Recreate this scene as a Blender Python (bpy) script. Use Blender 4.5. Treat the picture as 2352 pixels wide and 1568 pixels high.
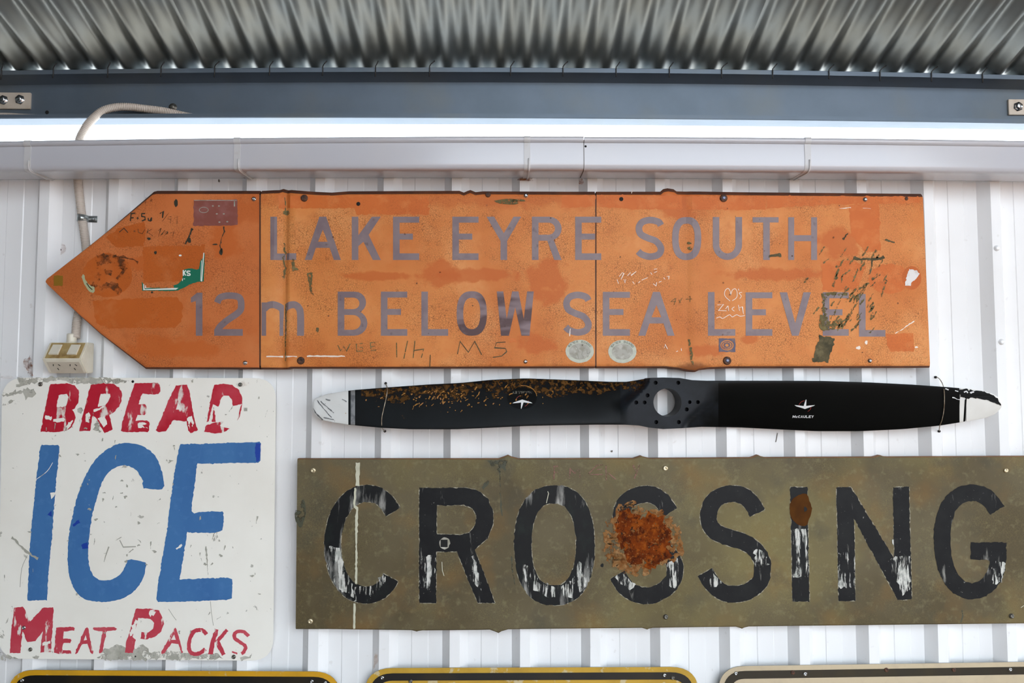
import bpy, bmesh, math, random
from mathutils import Vector, Matrix
from mathutils.geometry import tessellate_polygon

for o in list(bpy.data.objects):
    bpy.data.objects.remove(o, do_unlink=True)
SC = bpy.context.scene
COL = SC.collection
R_ = math.radians

# ------------------------------------------------------------------ camera
FPX, CX, CY = 1730.0, 1176.0, 784.0
CAM = Vector((0.0, -2.113, 1.65))
YAW, PITCH = R_(0.9), R_(3.325)
ROT = Matrix.Rotation(-YAW, 3, 'Z') @ Matrix.Rotation(math.pi / 2 + PITCH, 3, 'X')
cd = bpy.data.cameras.new('camera')
cd.sensor_width = 36.0
cd.lens = FPX / 2352.0 * 36.0
cd.clip_start = 0.02
cam = bpy.data.objects.new('camera', cd)
cam.matrix_world = Matrix.Translation(CAM) @ ROT.to_4x4()
COL.objects.link(cam)
SC.camera = cam

# ------------------------------------------------------------------ sky, sun, exposure
world = bpy.data.worlds.new('sky')
SC.world = world
world.use_nodes = True
bg = world.node_tree.nodes['Background']
bg.inputs[0].default_value = (0.80, 0.90, 1.0, 1)
bg.inputs[1].default_value = 3.0
sd = bpy.data.lights.new('sun', 'SUN')
sd.energy = 2.5
sd.angle = R_(0.6)
sd.color = (1.0, 0.95, 0.86)
sun = bpy.data.objects.new('sun', sd)
sun.rotation_euler = Vector((-0.42, -0.50, -0.76)).to_track_quat('-Z', 'Y').to_euler()
sun.location = (6, 6, 10)
COL.objects.link(sun)
SC.view_settings.view_transform = 'Standard'
SC.view_settings.look = 'None'
SC.view_settings.gamma = 1.0
SC.view_settings.use_curve_mapping = False
SC.view_settings.exposure = 1.0

# ------------------------------------------------------------------ helpers
def unp(px, py, Y):
    """point of the plane y = Y that the lens sees at this place of the frame"""
    v = ROT @ Vector(((px - CX) / FPX, -(py - CY) / FPX, -1.0))
    t = (Y - CAM.y) / v.y
    return CAM + v * t

def K(ox, oy, s, pts):
    return [(ox + x / s, oy + y / s) for x, y in pts]

def hexc(h):
    h = h.lstrip('#')
    out = []
    for i in (0, 2, 4):
        c = int(h[i:i + 2], 16) / 255.0
        out.append(c / 12.92 if c <= 0.04045 else ((c + 0.055) / 1.055) ** 2.4)
    return (out[0], out[1], out[2], 1.0)

def link(o, parent=None):
    COL.objects.link(o)
    if parent is not None:
        o.parent = parent
    return o

def tag(o, label=None, cat=None, group=None, kind=None):
    if label: o['label'] = label
    if cat: o['category'] = cat
    if group: o['group'] = group
    if kind: o['kind'] = kind
    return o

def thing(name, loc, label, cat, group=None, kind=None):
    o = bpy.data.objects.new(name, None)
    o.empty_display_size = 0.05
    o.location = loc
    link(o)
    return tag(o, label, cat, group, kind)

def wloc(parent):
    v = Vector((0, 0, 0))
    while parent is not None:
        v += Vector(parent.location)
        parent = parent.parent
    return v

def mesh(name, verts, faces, m, parent=None, smooth=False, mats=None, fm=None):
    L = wloc(parent)
    me = bpy.data.meshes.new(name)
    me.from_pydata([Vector(v) - L for v in verts], [], faces)
    me.materials.append(m)
    for mm in mats or []:
        me.materials.append(mm)
    if fm:
        for p, i in zip(me.polygons, fm):
            p.material_index = i
    if smooth:
        for p in me.polygons:
            p.use_smooth = True
    me.update()
    return link(bpy.data.objects.new(name, me), parent)

def fixn(o):
    bm = bmesh.new(); bm.from_mesh(o.data)
    bmesh.ops.recalc_face_normals(bm, faces=bm.faces)
    bm.to_mesh(o.data); bm.free()
    return o

def autosmooth(o, ang=40):
    bm = bmesh.new(); bm.from_mesh(o.data)
    for f in bm.faces: f.smooth = True
    for e in bm.edges:
        if len(e.link_faces) == 2 and e.calc_face_angle(0) > R_(ang): e.smooth = False
    bm.to_mesh(o.data); bm.free()
    return o

def boxmesh(name, lo, hi, m, parent=None, bevel=0.0):
    bm = bmesh.new()
    bmesh.ops.create_cube(bm, size=1.0)
    lo, hi = Vector(lo), Vector(hi)
    for v in bm.verts:
        v.co = Vector((lo[i] + (v.co[i] + .5) * (hi[i] - lo[i]) for i in range(3)))
    if bevel:
        bmesh.ops.bevel(bm, geom=list(bm.edges), offset=bevel, segments=2, affect='EDGES')
    vs = [v.co.copy() for v in bm.verts]; bm.verts.index_update()
    fs = [[v.index for v in f.verts] for f in bm.faces]
    bm.free()
    return mesh(name, vs, fs, m, parent)

def tube(name, pts, r, m, parent=None, seg=10, radf=None, caps=True):
    pts = [Vector(p) for p in pts]
    verts, faces = [], []
    up = None
    for i, p in enumerate(pts):
        t = (pts[min(i + 1, len(pts) - 1)] - pts[max(i - 1, 0)]).normalized()
        if up is None:
            up = Vector((0, 1, 0)) if abs(t.y) < .9 else Vector((1, 0, 0))
        a = (up - t * up.dot(t)).normalized(); b = t.cross(a); up = a
        rr = radf(i) if radf else r
        for k in range(seg):
            q = 2 * math.pi * k / seg
            verts.append(p + (a * math.cos(q) + b * math.sin(q)) * rr)
    n = len(pts)
    for i in range(n - 1):
        for k in range(seg):
            k2 = (k + 1) % seg
            faces.append((i * seg + k, i * seg + k2, (i + 1) * seg + k2, (i + 1) * seg + k))
    if caps:
        faces.append(tuple(range(seg))[::-1]); faces.append(tuple((n - 1) * seg + k for k in range(seg)))
    return mesh(name, verts, faces, m, parent, smooth=True)

def crom(pts, n=8, closed=False):
    out = []
    N = len(pts)
    rng = range(N if closed else N - 1)
    for i in rng:
        if closed:
            p0, p1, p2, p3 = pts[i - 1], pts[i], pts[(i + 1) % N], pts[(i + 2) % N]
        else:
            p0, p1, p2, p3 = pts[max(i - 1, 0)], pts[i], pts[i + 1], pts[min(i + 2, N - 1)]
        for k in range(n):
            t = k / n
            out.append(tuple(.5 * (2 * b + (c - a) * t + (2 * a - 5 * b + 4 * c - d) * t * t + (-a + 3 * b - 3 * c + d) * t ** 3)
                             for a, b, c, d in zip(p0, p1, p2, p3)))
    if not closed:
        out.append(tuple(pts[-1]))
    return out

def stroke(pts, w, n=0, w2=None):
    """outline of a brush stroke of width w along pts"""
    if n: pts = crom(pts, n)
    Lh, Rh = [], []
    N = len(pts)
    for i, (x, y) in enumerate(pts):
        a, b = pts[max(i - 1, 0)], pts[min(i + 1, N - 1)]
        dx, dy = b[0] - a[0], b[1] - a[1]
        d = math.hypot(dx, dy) or 1
        k = 1.0
        if 0 < i < N - 1:
            d1 = math.hypot(x - a[0], y - a[1]) or 1; d2 = math.hypot(b[0] - x, b[1] - y) or 1
            c = ((x - a[0]) * dx + (y - a[1]) * dy) / (d1 * d)
            k = 1 / max(c, .5)
        ww = w if w2 is None else w + (w2 - w) * i / (N - 1)
        nx, ny = -dy / d * ww / 2 * k, dx / d * ww / 2 * k
        Lh.append((x + nx, y + ny)); Rh.append((x - nx, y - ny))
    return Lh + Rh[::-1]

def ell(cx, cy, rx, ry, n=40, e=2.0, a0=0.0):
    out = []
    for i in range(n):
        t = 2 * math.pi * i / n + a0
        c, s = math.cos(t), math.sin(t)
        out.append((cx + rx * math.copysign(abs(c) ** (2 / e), c), cy + ry * math.copysign(abs(s) ** (2 / e), s)))
    return out

RND = random.Random(5)
def rough(loop, amp, step=4.0):
    out = []
    N = len(loop)
    ph = RND.random() * 99
    for i in range(N):
        a, b = loop[i], loop[(i + 1) % N]
        d = math.hypot(b[0] - a[0], b[1] - a[1])
        k = max(1, int(d / step))
        for j in range(k):
            t = j / k
            out.append((a[0] + (b[0] - a[0]) * t + RND.gauss(0, amp), a[1] + (b[1] - a[1]) * t + RND.gauss(0, amp)))
    return out

def blob(cx, cy, rx, ry, n=22, j=.18):
    out = []
    ph = [RND.random() * 6.28 for _ in range(4)]
    for i in range(n):
        t = 2 * math.pi * i / n
        k = 1 + j * (math.sin(2 * t + ph[0]) * .5 + math.sin(3 * t + ph[1]) * .5 + math.sin(5 * t + ph[2]) * .35 + RND.gauss(0, .25))
        out.append((cx + rx * k * math.cos(t), cy + ry * k * math.sin(t)))
    return out

def decal(name, shapes, Y, m, parent, yfn=None, cuts=()):
    """paint, print or film lying on a sheet; shapes = list of [outer, hole, ...] loops in frame coordinates"""
    verts, faces = [], []
    for si, loops in enumerate(shapes):
        yy = Y - si * 0.00006
        pl = [[Vector((x, y, 0)) for x, y in lp] for lp in loops]
        tris = tessellate_polygon(pl)
        base = len(verts)
        for lp in loops:
            for x, y in lp: verts.append(unp(x, y, yy))
        for a, b, c in tris: faces.append((base + a, base + b, base + c))
    if cuts:
        bm = bmesh.new()
        bv = [bm.verts.new(v) for v in verts]
        for f in faces:
            try: bm.faces.new([bv[i] for i in f])
            except ValueError: pass
        xs = [v.x for v in verts]; lo, hi = min(xs), max(xs)
        for c in cuts:
            if lo < c < hi:
                bmesh.ops.bisect_plane(bm, geom=list(bm.verts) + list(bm.edges) + list(bm.faces), dist=1e-6, plane_co=(c, 0, 0), plane_no=(1, 0, 0))
        bm.verts.index_update()
        verts = [v.co.copy() for v in bm.verts]; faces = [[v.index for v in f.verts] for f in bm.faces]
        bm.free()
    if yfn:
        for v in verts: v.y += yfn(v.x, v.z)
    return mesh(name, verts, faces, m, parent)

def interp(tab, x):
    if x <= tab[0][0]: return tab[0][1]
    for (a, b), (c, d) in zip(tab, tab[1:]):
        if x <= c: return b + (d - b) * (x - a) / (c - a)
    return tab[-1][1]

def sstep(t):
    t = max(0., min(1., t)); return t * t * (3 - 2 * t)

# ------------------------------------------------------------------ materials
def mat(name, base, rough_=.5, metal=0.0, layers=(), bump=None, crack=None, coat=0.0, spec=.5, alpha=None, coords='Object', rlayer=None, spots=()):
    """layers: (colour, scale, lo, hi, amount, stretch, detail) noise-mixed over the base colour"""
    m = bpy.data.materials.new(name)
    m.use_nodes = True
    nt = m.node_tree; N = nt.nodes; Lk = nt.links
    b = N['Principled BSDF']
    b.inputs['Roughness'].default_value = rough_
    b.inputs['Metallic'].default_value = metal
    b.inputs['Coat Weight'].default_value = coat
    b.inputs['Coat Roughness'].default_value = .15
    b.inputs['Specular IOR Level'].default_value = spec
    tc = N.new('ShaderNodeTexCoord')
    def noise(scale, stretch, detail=4.0, seed=0.0, rgh=.55):
        mp = N.new('ShaderNodeMapping')
        mp.inputs['Scale'].default_value = stretch
        mp.inputs['Location'].default_value = (seed * 1.7, seed * .9, seed * 2.3)
        Lk.new(tc.outputs[coords], mp.inputs['Vector'])
        n = N.new('ShaderNodeTexNoise')
        n.inputs['Scale'].default_value = scale; n.inputs['Detail'].default_value = detail; n.inputs['Roughness'].default_value = rgh
        Lk.new(mp.outputs[0], n.inputs['Vector'])
        return n.outputs['Fac']
    def ramp(sock, lo, hi):
        r = N.new('ShaderNodeMapRange')
        r.inputs['From Min'].default_value = lo; r.inputs['From Max'].default_value = hi
        Lk.new(sock, r.inputs['Value'])
        return r.outputs[0]
    def mul(sock, k):
        q = N.new('ShaderNodeMath'); q.operation = 'MULTIPLY'
        Lk.new(sock, q.inputs[0])
        if isinstance(k, float) or isinstance(k, int): q.inputs[1].default_value = k
        else: Lk.new(k, q.inputs[1])
        return q.outputs[0]
    cur = N.new('ShaderNodeRGB'); cur.outputs[0].default_value = hexc(base) if isinstance(base, str) else base
    col = cur.outputs[0]
    def mixc(col, c2, fac):
        mx = N.new('ShaderNodeMix'); mx.data_type = 'RGBA'
        Lk.new(fac, mx.inputs[0]); Lk.new(col, mx.inputs[6])
        mx.inputs[7].default_value = hexc(c2) if isinstance(c2, str) else c2
        return mx.outputs[2]
    for i, L in enumerate(layers):
        c2, scale, lo, hi, amt = L[:5]
        st = L[5] if len(L) > 5 else (1, 1, 1)
        dt = L[6] if len(L) > 6 else 4.0
        f = mul(ramp(noise(scale, st, dt, seed=i + 1 + len(name) * .37), lo, hi), amt)
        col = mixc(col, c2, f)
    if crack:
        c2, scale, width, amt = crack
        mp = N.new('ShaderNodeMapping'); Lk.new(tc.outputs[coords], mp.inputs['Vector'])
        nn = N.new('ShaderNodeTexNoise'); nn.inputs['Scale'].default_value = 60; Lk.new(tc.outputs[coords], nn.inputs['Vector'])
        ad = N.new('ShaderNodeVectorMath'); ad.operation = 'MULTIPLY_ADD'
        Lk.new(nn.outputs['Color'], ad.inputs[0]); ad.inputs[1].default_value = (.012, .012, .012); Lk.new(mp.outputs[0], ad.inputs[2])
        vo = N.new('ShaderNodeTexVoronoi'); vo.feature = 'DISTANCE_TO_EDGE'; vo.inputs['Scale'].default_value = scale
        Lk.new(ad.outputs[0], vo.inputs['Vector'])
        f = ramp(vo.outputs['Distance'], width, 0.0)
        f = mul(mul(f, ramp(noise(9, (1, 1, 1), 3, seed=7), .38, .62)), amt)
        col = mixc(col, c2, f)
    # stains and painted-in light with a soft edge: (colour, centre, radii, softness, amount)
    for c2, cc, rad, soft, amt in spots:
        a1 = N.new('ShaderNodeVectorMath'); a1.operation = 'SUBTRACT'; Lk.new(tc.outputs[coords], a1.inputs[0]); a1.inputs[1].default_value = (cc[0], 0, cc[1])
        a2 = N.new('ShaderNodeVectorMath'); a2.operation = 'MULTIPLY'; Lk.new(a1.outputs[0], a2.inputs[0]); a2.inputs[1].default_value = (1 / rad[0], 0, 1 / rad[1])
        a3 = N.new('ShaderNodeVectorMath'); a3.operation = 'LENGTH'; Lk.new(a2.outputs[0], a3.inputs[0])
        a4 = N.new('ShaderNodeMath'); a4.operation = 'MULTIPLY_ADD'; Lk.new(noise(28, (1, 1, 1), 5, seed=cc[0]), a4.inputs[0]); a4.inputs[1].default_value = 2.4; Lk.new(a3.outputs['Value'], a4.inputs[2])
        col = mixc(col, c2, mul(ramp(a4.outputs[0], 2.15 + soft, 2.15 - soft), amt))
    Lk.new(col, b.inputs['Base Color'])
    if rlayer:
        scale, lo, hi, st = rlayer
        Lk.new(ramp(noise(scale, st, 5, seed=11), 0.25, 0.75), (q := N.new('ShaderNodeMapRange')).inputs['Value'])
        q.inputs['To Min'].default_value = lo; q.inputs['To Max'].default_value = hi
        Lk.new(q.outputs[0], b.inputs['Roughness'])
    if bump:
        scale, strength, st = bump
        bp = N.new('ShaderNodeBump'); bp.inputs['Strength'].default_value = strength; bp.inputs['Distance'].default_value = .002
        Lk.new(noise(scale, st, 5, seed=3), bp.inputs['Height']); Lk.new(bp.outputs[0], b.inputs['Normal'])
    if alpha:
        # film with worn, see-through places: (scale, lo, hi, amount, stretch)
        scale, lo, hi, amt = alpha[:4]
        st = alpha[4] if len(alpha) > 4 else (1, 1, 1)
        f = mul(ramp(noise(scale, st, 6, seed=5 + len(name) * .61, rgh=.65), lo, hi), amt)
        Lk.new(f, b.inputs['Alpha'])
    return m

M = {}
M['wall'] = mat('white_painted_steel', '#EEEEEE', .36, layers=[('#CFC8C2', 1.3, .45, .75, .5), ('#B9AFA6', 40, .66, .74, .25)], coat=.15)
M['gutter'] = mat('gloss_white_gutter_paint', '#BEBEC4', .22, layers=[('#CFC9C4', 3, .5, .8, .4)], coat=.4)
M['strap'] = mat('gutter_strap_paint', '#C6C5C6', .3, layers=[('#B4A89C', 30, .55, .75, .4)])
M['zinc'] = mat('galvanised_roof_steel', '#74726A', .32, 1.0, layers=[('#767C7E', 6, .4, .7, .5)])
M['zinc_purlin'] = mat('galvanised_purlin_steel', '#66727E', .5, .5, layers=[('#5A6670', 9, .4, .7, .5), ('#6E7270', 4, .5, .7, .5)], bump=(90, .05, (1, 1, 1)))
M['cleat'] = mat('cleat_plate_paint', '#C9BDAE', .5, .2, layers=[('#A88F76', 25, .5, .75, .5)])
M['bright'] = mat('bright_zinc_fastener', '#B9BDC0', .22, 1.0)
M['dullscrew'] = mat('dull_grey_fastener', '#7D7B74', .4, .8, layers=[('#5A5148', 200, .4, .6, .5)])
M['brass'] = mat('pale_brass_fastener', '#D8C9A6', .3, .7)
M['rustbolt'] = mat('rusty_bolt', '#4A352A', .7, .3, layers=[('#7A4A2C', 150, .45, .6, .7), ('#2A2220', 90, .5, .65, .6)])
M['boltcore'] = mat('blue_grey_bolt_shank', '#6E7488', .4, .6)
M['dark'] = mat('dark_void', '#0C0B0A', .8)
M['wire'] = mat('dark_mesh_wire', '#3A3A3A', .5, .8)
M['tie'] = mat('tie_wire', '#8A7A66', .45, .7, layers=[('#C8BCA8', 80, .45, .6, .7)])
M['conduit'] = mat('grey_conduit_plastic', '#C2B6AA', .45, layers=[('#A8947E', 12, .5, .75, .4)])
M['cream'] = mat('aged_cream_plastic', '#DDD6C4', .35, layers=[('#B8A888', 30, .5, .8, .4)])
M['outlet'] = mat('outlet_face_plastic', '#C9C0AE', .4, layers=[('#B0A48C', 40, .5, .8, .4)])
M['grime'] = mat('grimy_switch_plate', '#A88E5A', .45, layers=[('#7A5A2C', 40, .45, .65, .8), ('#C0AE84', 25, .5, .7, .6)])
M['rust'] = mat('rust_run', '#8A4A22', .85, layers=[('#C08A58', 60, .45, .65, .6)], alpha=(45, .42, .62, .8))
M['rustsoft'] = mat('faint_rust_bloom', '#B07A52', .85, alpha=(30, .4, .75, .6))
M['scuff'] = mat('grey_scuff', '#6C655C', .7)
M['floor'] = mat('dusty_concrete', '#8C7C6E', .8, layers=[('#787068', 1.2, .4, .7, .6)])
M['dirt'] = mat('red_outback_dirt', '#A0806A', .95, layers=[('#8A6850', .6, .4, .7, .6)])
M['shed'] = mat('shed_lining_steel', '#5E6260', .5, .4, layers=[('#4C504E', 2, .4, .7, .5)])  # for the unseen walls added to block daylight

# ------------------------------------------------------------------ the setting
RIBH = 0.029
PIT, X0 = 0.1905, -0.5169
YR = -RIBH                       # plane of the rib crowns

wall = thing('wall_back', (0, 0, 0), 'white ribbed steel wall sheeting behind the signs', None, kind='structure')
def wall_profile(i0, i1):
    pts = []
    for i in range(i0, i1):
        x = X0 + i * PIT
        pts += [(x - .022, 0), (x, -RIBH), (x + .027, -RIBH), (x + .048, 0), (x + .0835, 0), (x + .0855, -.0016), (x + .1285, -.0016), (x + .131, 0)]
    x = X0 + i1 * PIT
    pts.append((x - .0221, 0))
    return pts
WTOP = 2.272
def wall_sheet(i0, i1):
    pts = wall_profile(i0, i1)
    v, f = [], []
    for x, y in pts: v += [(x, y, 0.02), (x, y, WTOP), (x, y + .0006, 0.02), (x, y + .0006, WTOP)]
    for k in range(len(pts) - 1):
        a, b = 4 * k, 4 * k + 4
        f += [(a, b, b + 1, a + 1), (a + 2, a + 3, b + 3, b + 2), (a + 1, b + 1, b + 3, a + 3)]
    return mesh('cladding_sheet', v, f, M['wall'], wall)
for i0 in range(-15, 37, 4):
    wall_sheet(i0, i0 + 4)

floor = mesh('floor', [(-4.2, -4.5, 0), (6.8, -4.5, 0), (6.8, 0.02, 0), (-4.2, 0.02, 0), (-4.2, -4.5, -.1), (6.8, -4.5, -.1), (6.8, .02, -.1), (-4.2, .02, -.1)],
             [(0, 1, 2, 3), (7, 6, 5, 4), (0, 4, 5, 1), (1, 5, 6, 2), (2, 6, 7, 3), (3, 7, 4, 0)], M['floor'])
tag(floor, 'dusty concrete floor under the shed roof', None, kind='structure')
ground = mesh('ground', [(-60, -60, -.06), (60, -60, -.06), (60, 60, -.06), (-60, 60, -.06)], [(0, 1, 2, 3)], M['dirt'])
tag(ground, 'red dirt ground outside the shed', None, kind='structure')
wl = boxmesh('light_block_left', (-4.3, -4.4, 0), (-4.2, 0.3, 4.05), M['shed'])  # unseen wall added to cut sky light from the left
tag(wl, 'added wall out of view on the left that blocks sky light', None, kind='structure')
wf = boxmesh('light_block_front', (-4.2, -4.4, 0), (-0.5, -4.3, 4.05), M['shed'])  # unseen wall added so front light comes more from the right
tag(wf, 'added unseen wall behind the viewer that blocks sky light', None, kind='structure')
wf2 = boxmesh('light_block_front_end', (3.7, -4.4, 0), (6.6, -4.3, 4.05), M['shed'])  # unseen wall added to dim the right end of the sheeting
tag(wf2, 'second added unseen wall behind the viewer that blocks sky light', None, kind='structure')
ir = mesh('inner_roof', [(-4.2, -.02, 2.262), (6.7, -.02, 2.262), (6.7, 5, 2.55), (-4.2, 5, 2.55), (-4.2, -.02, 2.252), (6.7, -.02, 2.252), (6.7, 5, 2.54), (-4.2, 5, 2.54)],
          [(0, 1, 2, 3), (7, 6, 5, 4), (0, 4, 5, 1)], M['wall'])
tag(ir, 'low white roof of the building above the signs', None, kind='structure')

def cl2(x): return max(-1.7, min(1.7, x))
def bow(x, z=9.0):
    """slight rise in the middle of the purlin, more at its top than at its bottom"""
    x = cl2(x)
    k = max(0., min(1., (z - 2.414) / .1465))
    return (1 - k) * (-.0014 + .0013 * x - .0041 * x * x) + k * (.0005 + .0028 * x - .0072 * x * x)

# roof of corrugated sheets, falling towards the wall
SLOPE = math.tan(R_(19.4))
CP = 0.0762
XL = unp(289, 152, 0).x
roof = thing('ceiling', (0, 0, 0), 'corrugated galvanised roof seen from below', None, kind='structure')
def roof_sheet(k0, k1, dz=0.0):
    v, f = [], []
    ys = [.030, .015, 0, -.2, -.6, -1.4, -2.6, -4.2]
    per = 12
    n = (k1 - k0) * per
    for i in range(n + 1):
        x = XL + (k0 + i / per) * CP
        for th in (0, .0006):
            for y in ys:
                z = 1.65 + .9195 + dz - y * SLOPE - .008 * math.cos(2 * math.pi * i / per) + bow(x) + th
                v.append((x, y, z))
    m = len(ys)
    for i in range(n):
        for j in range(m - 1):
            a = i * 2 * m + j; b = a + 2 * m
            f.append((a, a + 1, b + 1, b)); f.append((a + m, b + m, b + m + 1, a + m + 1))
        a = i * 2 * m
        f.append((a, a + 2 * m, a + 3 * m, a + m))
    o = mesh('roof_sheet', v, f, M['zinc'], roof, smooth=True)
    return autosmooth(o, 60)
for j, k0 in enumerate(range(-37, 103, 10)):
    roof_sheet(k0, k0 + 10)

# purlin: a cold-formed C with its open side to the viewer
purlin = thing('roof_purlin', (0, .03, 2.40), 'grey galvanised steel C purlin under the corrugated roof', 'beam')
def sweep(name, prof, xs, m, parent, dzf, close=False, sm=30):
    v, f = [], []
    n = len(prof)
    for x in xs:
        for y, z in prof: v.append((x, y, z + dzf(x, z)))
    for i in range(len(xs) - 1):
        for k in range(n - (0 if close else 1)):
            k2 = (k + 1) % n
            f.append((i * n + k, i * n + k2, (i + 1) * n + k2, (i + 1) * n + k))
    if close:
        f.append(tuple(range(n))); f.append(tuple(range((len(xs) - 1) * n, len(xs) * n))[::-1])
    o = mesh(name, v, f, m, parent)
    fixn(o)
    return autosmooth(o, sm)
XS = [-4.2 + 10.9 * i / 60 for i in range(61)]
t = .0022
B = 1.65
prof = [(0, B + .8965), (0, B + .9090), (.002, B + .9105), (.055, B + .8915), (.057, B + .8895), (.057, B + .766), (.055, B + .764), (.002, B + .764), (0, B + .766), (0, B + .7765),
        (t, B + .7765), (t, B + .7662), (.057 - t, B + .7662), (.057 - t, B + .8885), (t, B + .9075), (t, B + .8965)]
sweep('channel', prof, XS, M['zinc_purlin'], purlin, bow, close=True)

# ------------------------------------------------------------------ gutter
gut = thing('gutter', (0, -.085, 2.22), 'long white painted eaves gutter above the orange sign', 'gutter')
def gfall(x, z=2.27):
    x = cl2(x)
    k = max(0., min(1., (z - 2.224) / .0905))
    return (1 - k) * (-.0005 + .0030 * x - .0034 * x * x) + k * (-.0031 + .0066 * x - .00675 * x * x)
GZ = 1.65
gp = [(-.030, .655), (-.030, .5835), (-.034, .5795), (-.048, .5778), (-.098, .5752), (-.124, .5742), (-.1335, .5756), (-.1385, .5800), (-.1405, .588), (-.1408, .603), (-.1400, .640), (-.1395, .6475),
      (-.1425, .6485), (-.1465, .6530), (-.1470, .6585), (-.1440, .6635), (-.1395, .6647), (-.1350, .6625), (-.1340, .6580)]
gpp = [(y, z + GZ) for y, z in gp]
inn = [(y + (.001 if y < -.04 else -.001), z + (.001 if z < GZ + .6 else 0)) for y, z in gpp[::-1]]
XJ = unp(1341, 350, -.14).x
XSg = [-4.2 + 10.9 * i / 90 for i in range(91)]
sweep('trough', gpp + inn, [x for x in XSg if x < XJ] + [XJ - .0009], M['gutter'], gut, gfall, close=True, sm=50)
sweep('trough', gpp + inn, [XJ + .0009] + [x for x in XSg if x > XJ], M['gutter'], gut, lambda x, z: gfall(x, z) - .0008, close=True, sm=50)
# overlap collar of the joint behind the seam
def goff(d):
    out = []
    for i, (y, z) in enumerate(gpp):
        a = gpp[max(i - 1, 0)]; b = gpp[min(i + 1, len(gpp) - 1)]
        dy, dz = b[0] - a[0], b[1] - a[1]; L = math.hypot(dy, dz)
        out.append((y + dz / L * d * -1, z + dy / L * d))
    return out
def ginside(d):
    a, b = goff(d), goff(-d)
    return a if a[5][1] > b[5][1] else b
sweep('joint_sleeve', ginside(.0014)[2:-5] + ginside(.0024)[2:-5][::-1], [XJ - .03, XJ + .03], M['scuff'], gut, gfall, close=True, sm=50)
def strap(px):
    x = unp(px, 350, -.14).x
    g = goff(.0015)
    sgn = 1
    # test which way is outwards
    if g[5][1] > gpp[5][1]: g = goff(-.0015)
    s = sweep('bracket', g[1:] + [(y, z) for y, z in gpp[1:]][::-1], [x - .0085, x + .0085], M['strap'], gut, gfall, close=True, sm=50)
    # rolled bead down the middle of the strap
    pts = [Vector((x + .004, y - .0005, z + gfall(x, z))) for y, z in goff(.002 if goff(.0015)[5][1] <= gpp[5][1] else -.002)[1:10]]
    tube('bead', pts, .0022, M['strap'], s, seg=8)
for px in (64, 545, 1211, 1855):
    strap(px)
# ------------------------------------------------------------------ fasteners (one mesh per kind, shared)
def lathe_mesh(name, prof, m, seg=14, mats=None):
    """profile of (radius, height towards the viewer); axis along -y"""
    v, f, fm = [], [], []
    for r, h in prof:
        for k in range(seg):
            a = 2 * math.pi * k / seg
            v.append((r * math.cos(a), -h, r * math.sin(a)))
    n = len(prof)
    for i in range(n - 1):
        for k in range(seg):
            k2 = (k + 1) % seg
            f.append((i * seg + k, i * seg + k2, (i + 1) * seg + k2, (i + 1) * seg + k))
            fm.append(1 if mats and i >= mats[1] else 0)
    f.append(tuple((n - 1) * seg + k for k in range(seg))); fm.append(1 if mats else 0)
    me = bpy.data.meshes.new(name); me.from_pydata(v, [], f)
    me.materials.append(m)
    if mats: me.materials.append(mats[0])
    for p, i in zip(me.polygons, fm): p.use_smooth = True; p.material_index = i
    me.update()
    return me
FAST = {
    'silver': lathe_mesh('silver_screw', [(.0062, 0), (.0062, .001), (.0048, .0012), (.0045, .003), (.003, .0046), (.0012, .0050), (.001, .0038)], M['bright']),
    'rivet': lathe_mesh('rivet', [(.0060, 0), (.0058, .0012), (.0045, .0028), (.0022, .0036), (.0018, .0020)], M['bright']),
    'brass': lathe_mesh('brass_screw', [(.0085, 0), (.0085, .002), (.0075, .004), (.0035, .006), (.003, .0045)], M['brass']),
    'dull': lathe_mesh('dull_screw', [(.0075, 0), (.0075, .0015), (.006, .002), (.0055, .005), (.003, .006), (.0025, .004)], M['dullscrew']),
    'rusty': lathe_mesh('rusty_bolt', [(.0115, 0), (.0112, .002), (.0095, .0035), (.0055, .004), (.005, .0035), (.0045, .006), (.003, .0065)], M['rustbolt'], 16, mats=(M['boltcore'], 4)),
    'rustplain': lathe_mesh('rusted_rivet', [(.010, 0), (.0097, .002), (.0075, .0035), (.004, .0038), (.003, .0032)], M['rustbolt'], 14),
    'hole': lathe_mesh('hole_plug', [(.0062, 0), (.0060, .0006), (.003, .0004)], M['dark'], 12),
    'white': lathe_mesh('white_screw', [(.0085, 0), (.0085, .0014), (.0065, .0018), (.0058, .005), (.003, .006)], M['wall'], 12),
    'hexwasher': lathe_mesh('hex_bolt', [(.0145, 0), (.0145, .002), (.0100, .0022), (.0098, .009), (.007, .0105)], M['bright'], 6),
    'tek': lathe_mesh('tek_screw', [(.0125, 0), (.0125, .001), (.0070, .0015), (.0065, .006), (.004, .007)], M['dullscrew'], 12),
    'nail': lathe_mesh('nail_head', [(.0035, -.01), (.0035, .002), (.002, .0035)], M['dark'], 10),
}
PART_OF = {'silver': 'screw', 'rivet': 'rivet', 'brass': 'screw', 'dull': 'screw', 'rusty': 'bolt', 'rustplain': 'bolt', 'hole': 'hole_plug', 'white': 'screw', 'hexwasher': 'bolt', 'tek': 'screw', 'nail': 'nail'}
def fast(kind, px, py, Y, parent, s=1.0, label=None):
    o = bpy.data.objects.new(PART_OF[kind], FAST[kind])
    link(o, parent)
    o.location = unp(px, py, Y) - wloc(parent)
    o.scale = (s, s, s)
    o.rotation_euler = (0, RND.random() * 3, 0)
    if label: o['label'] = label
    return o

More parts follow.
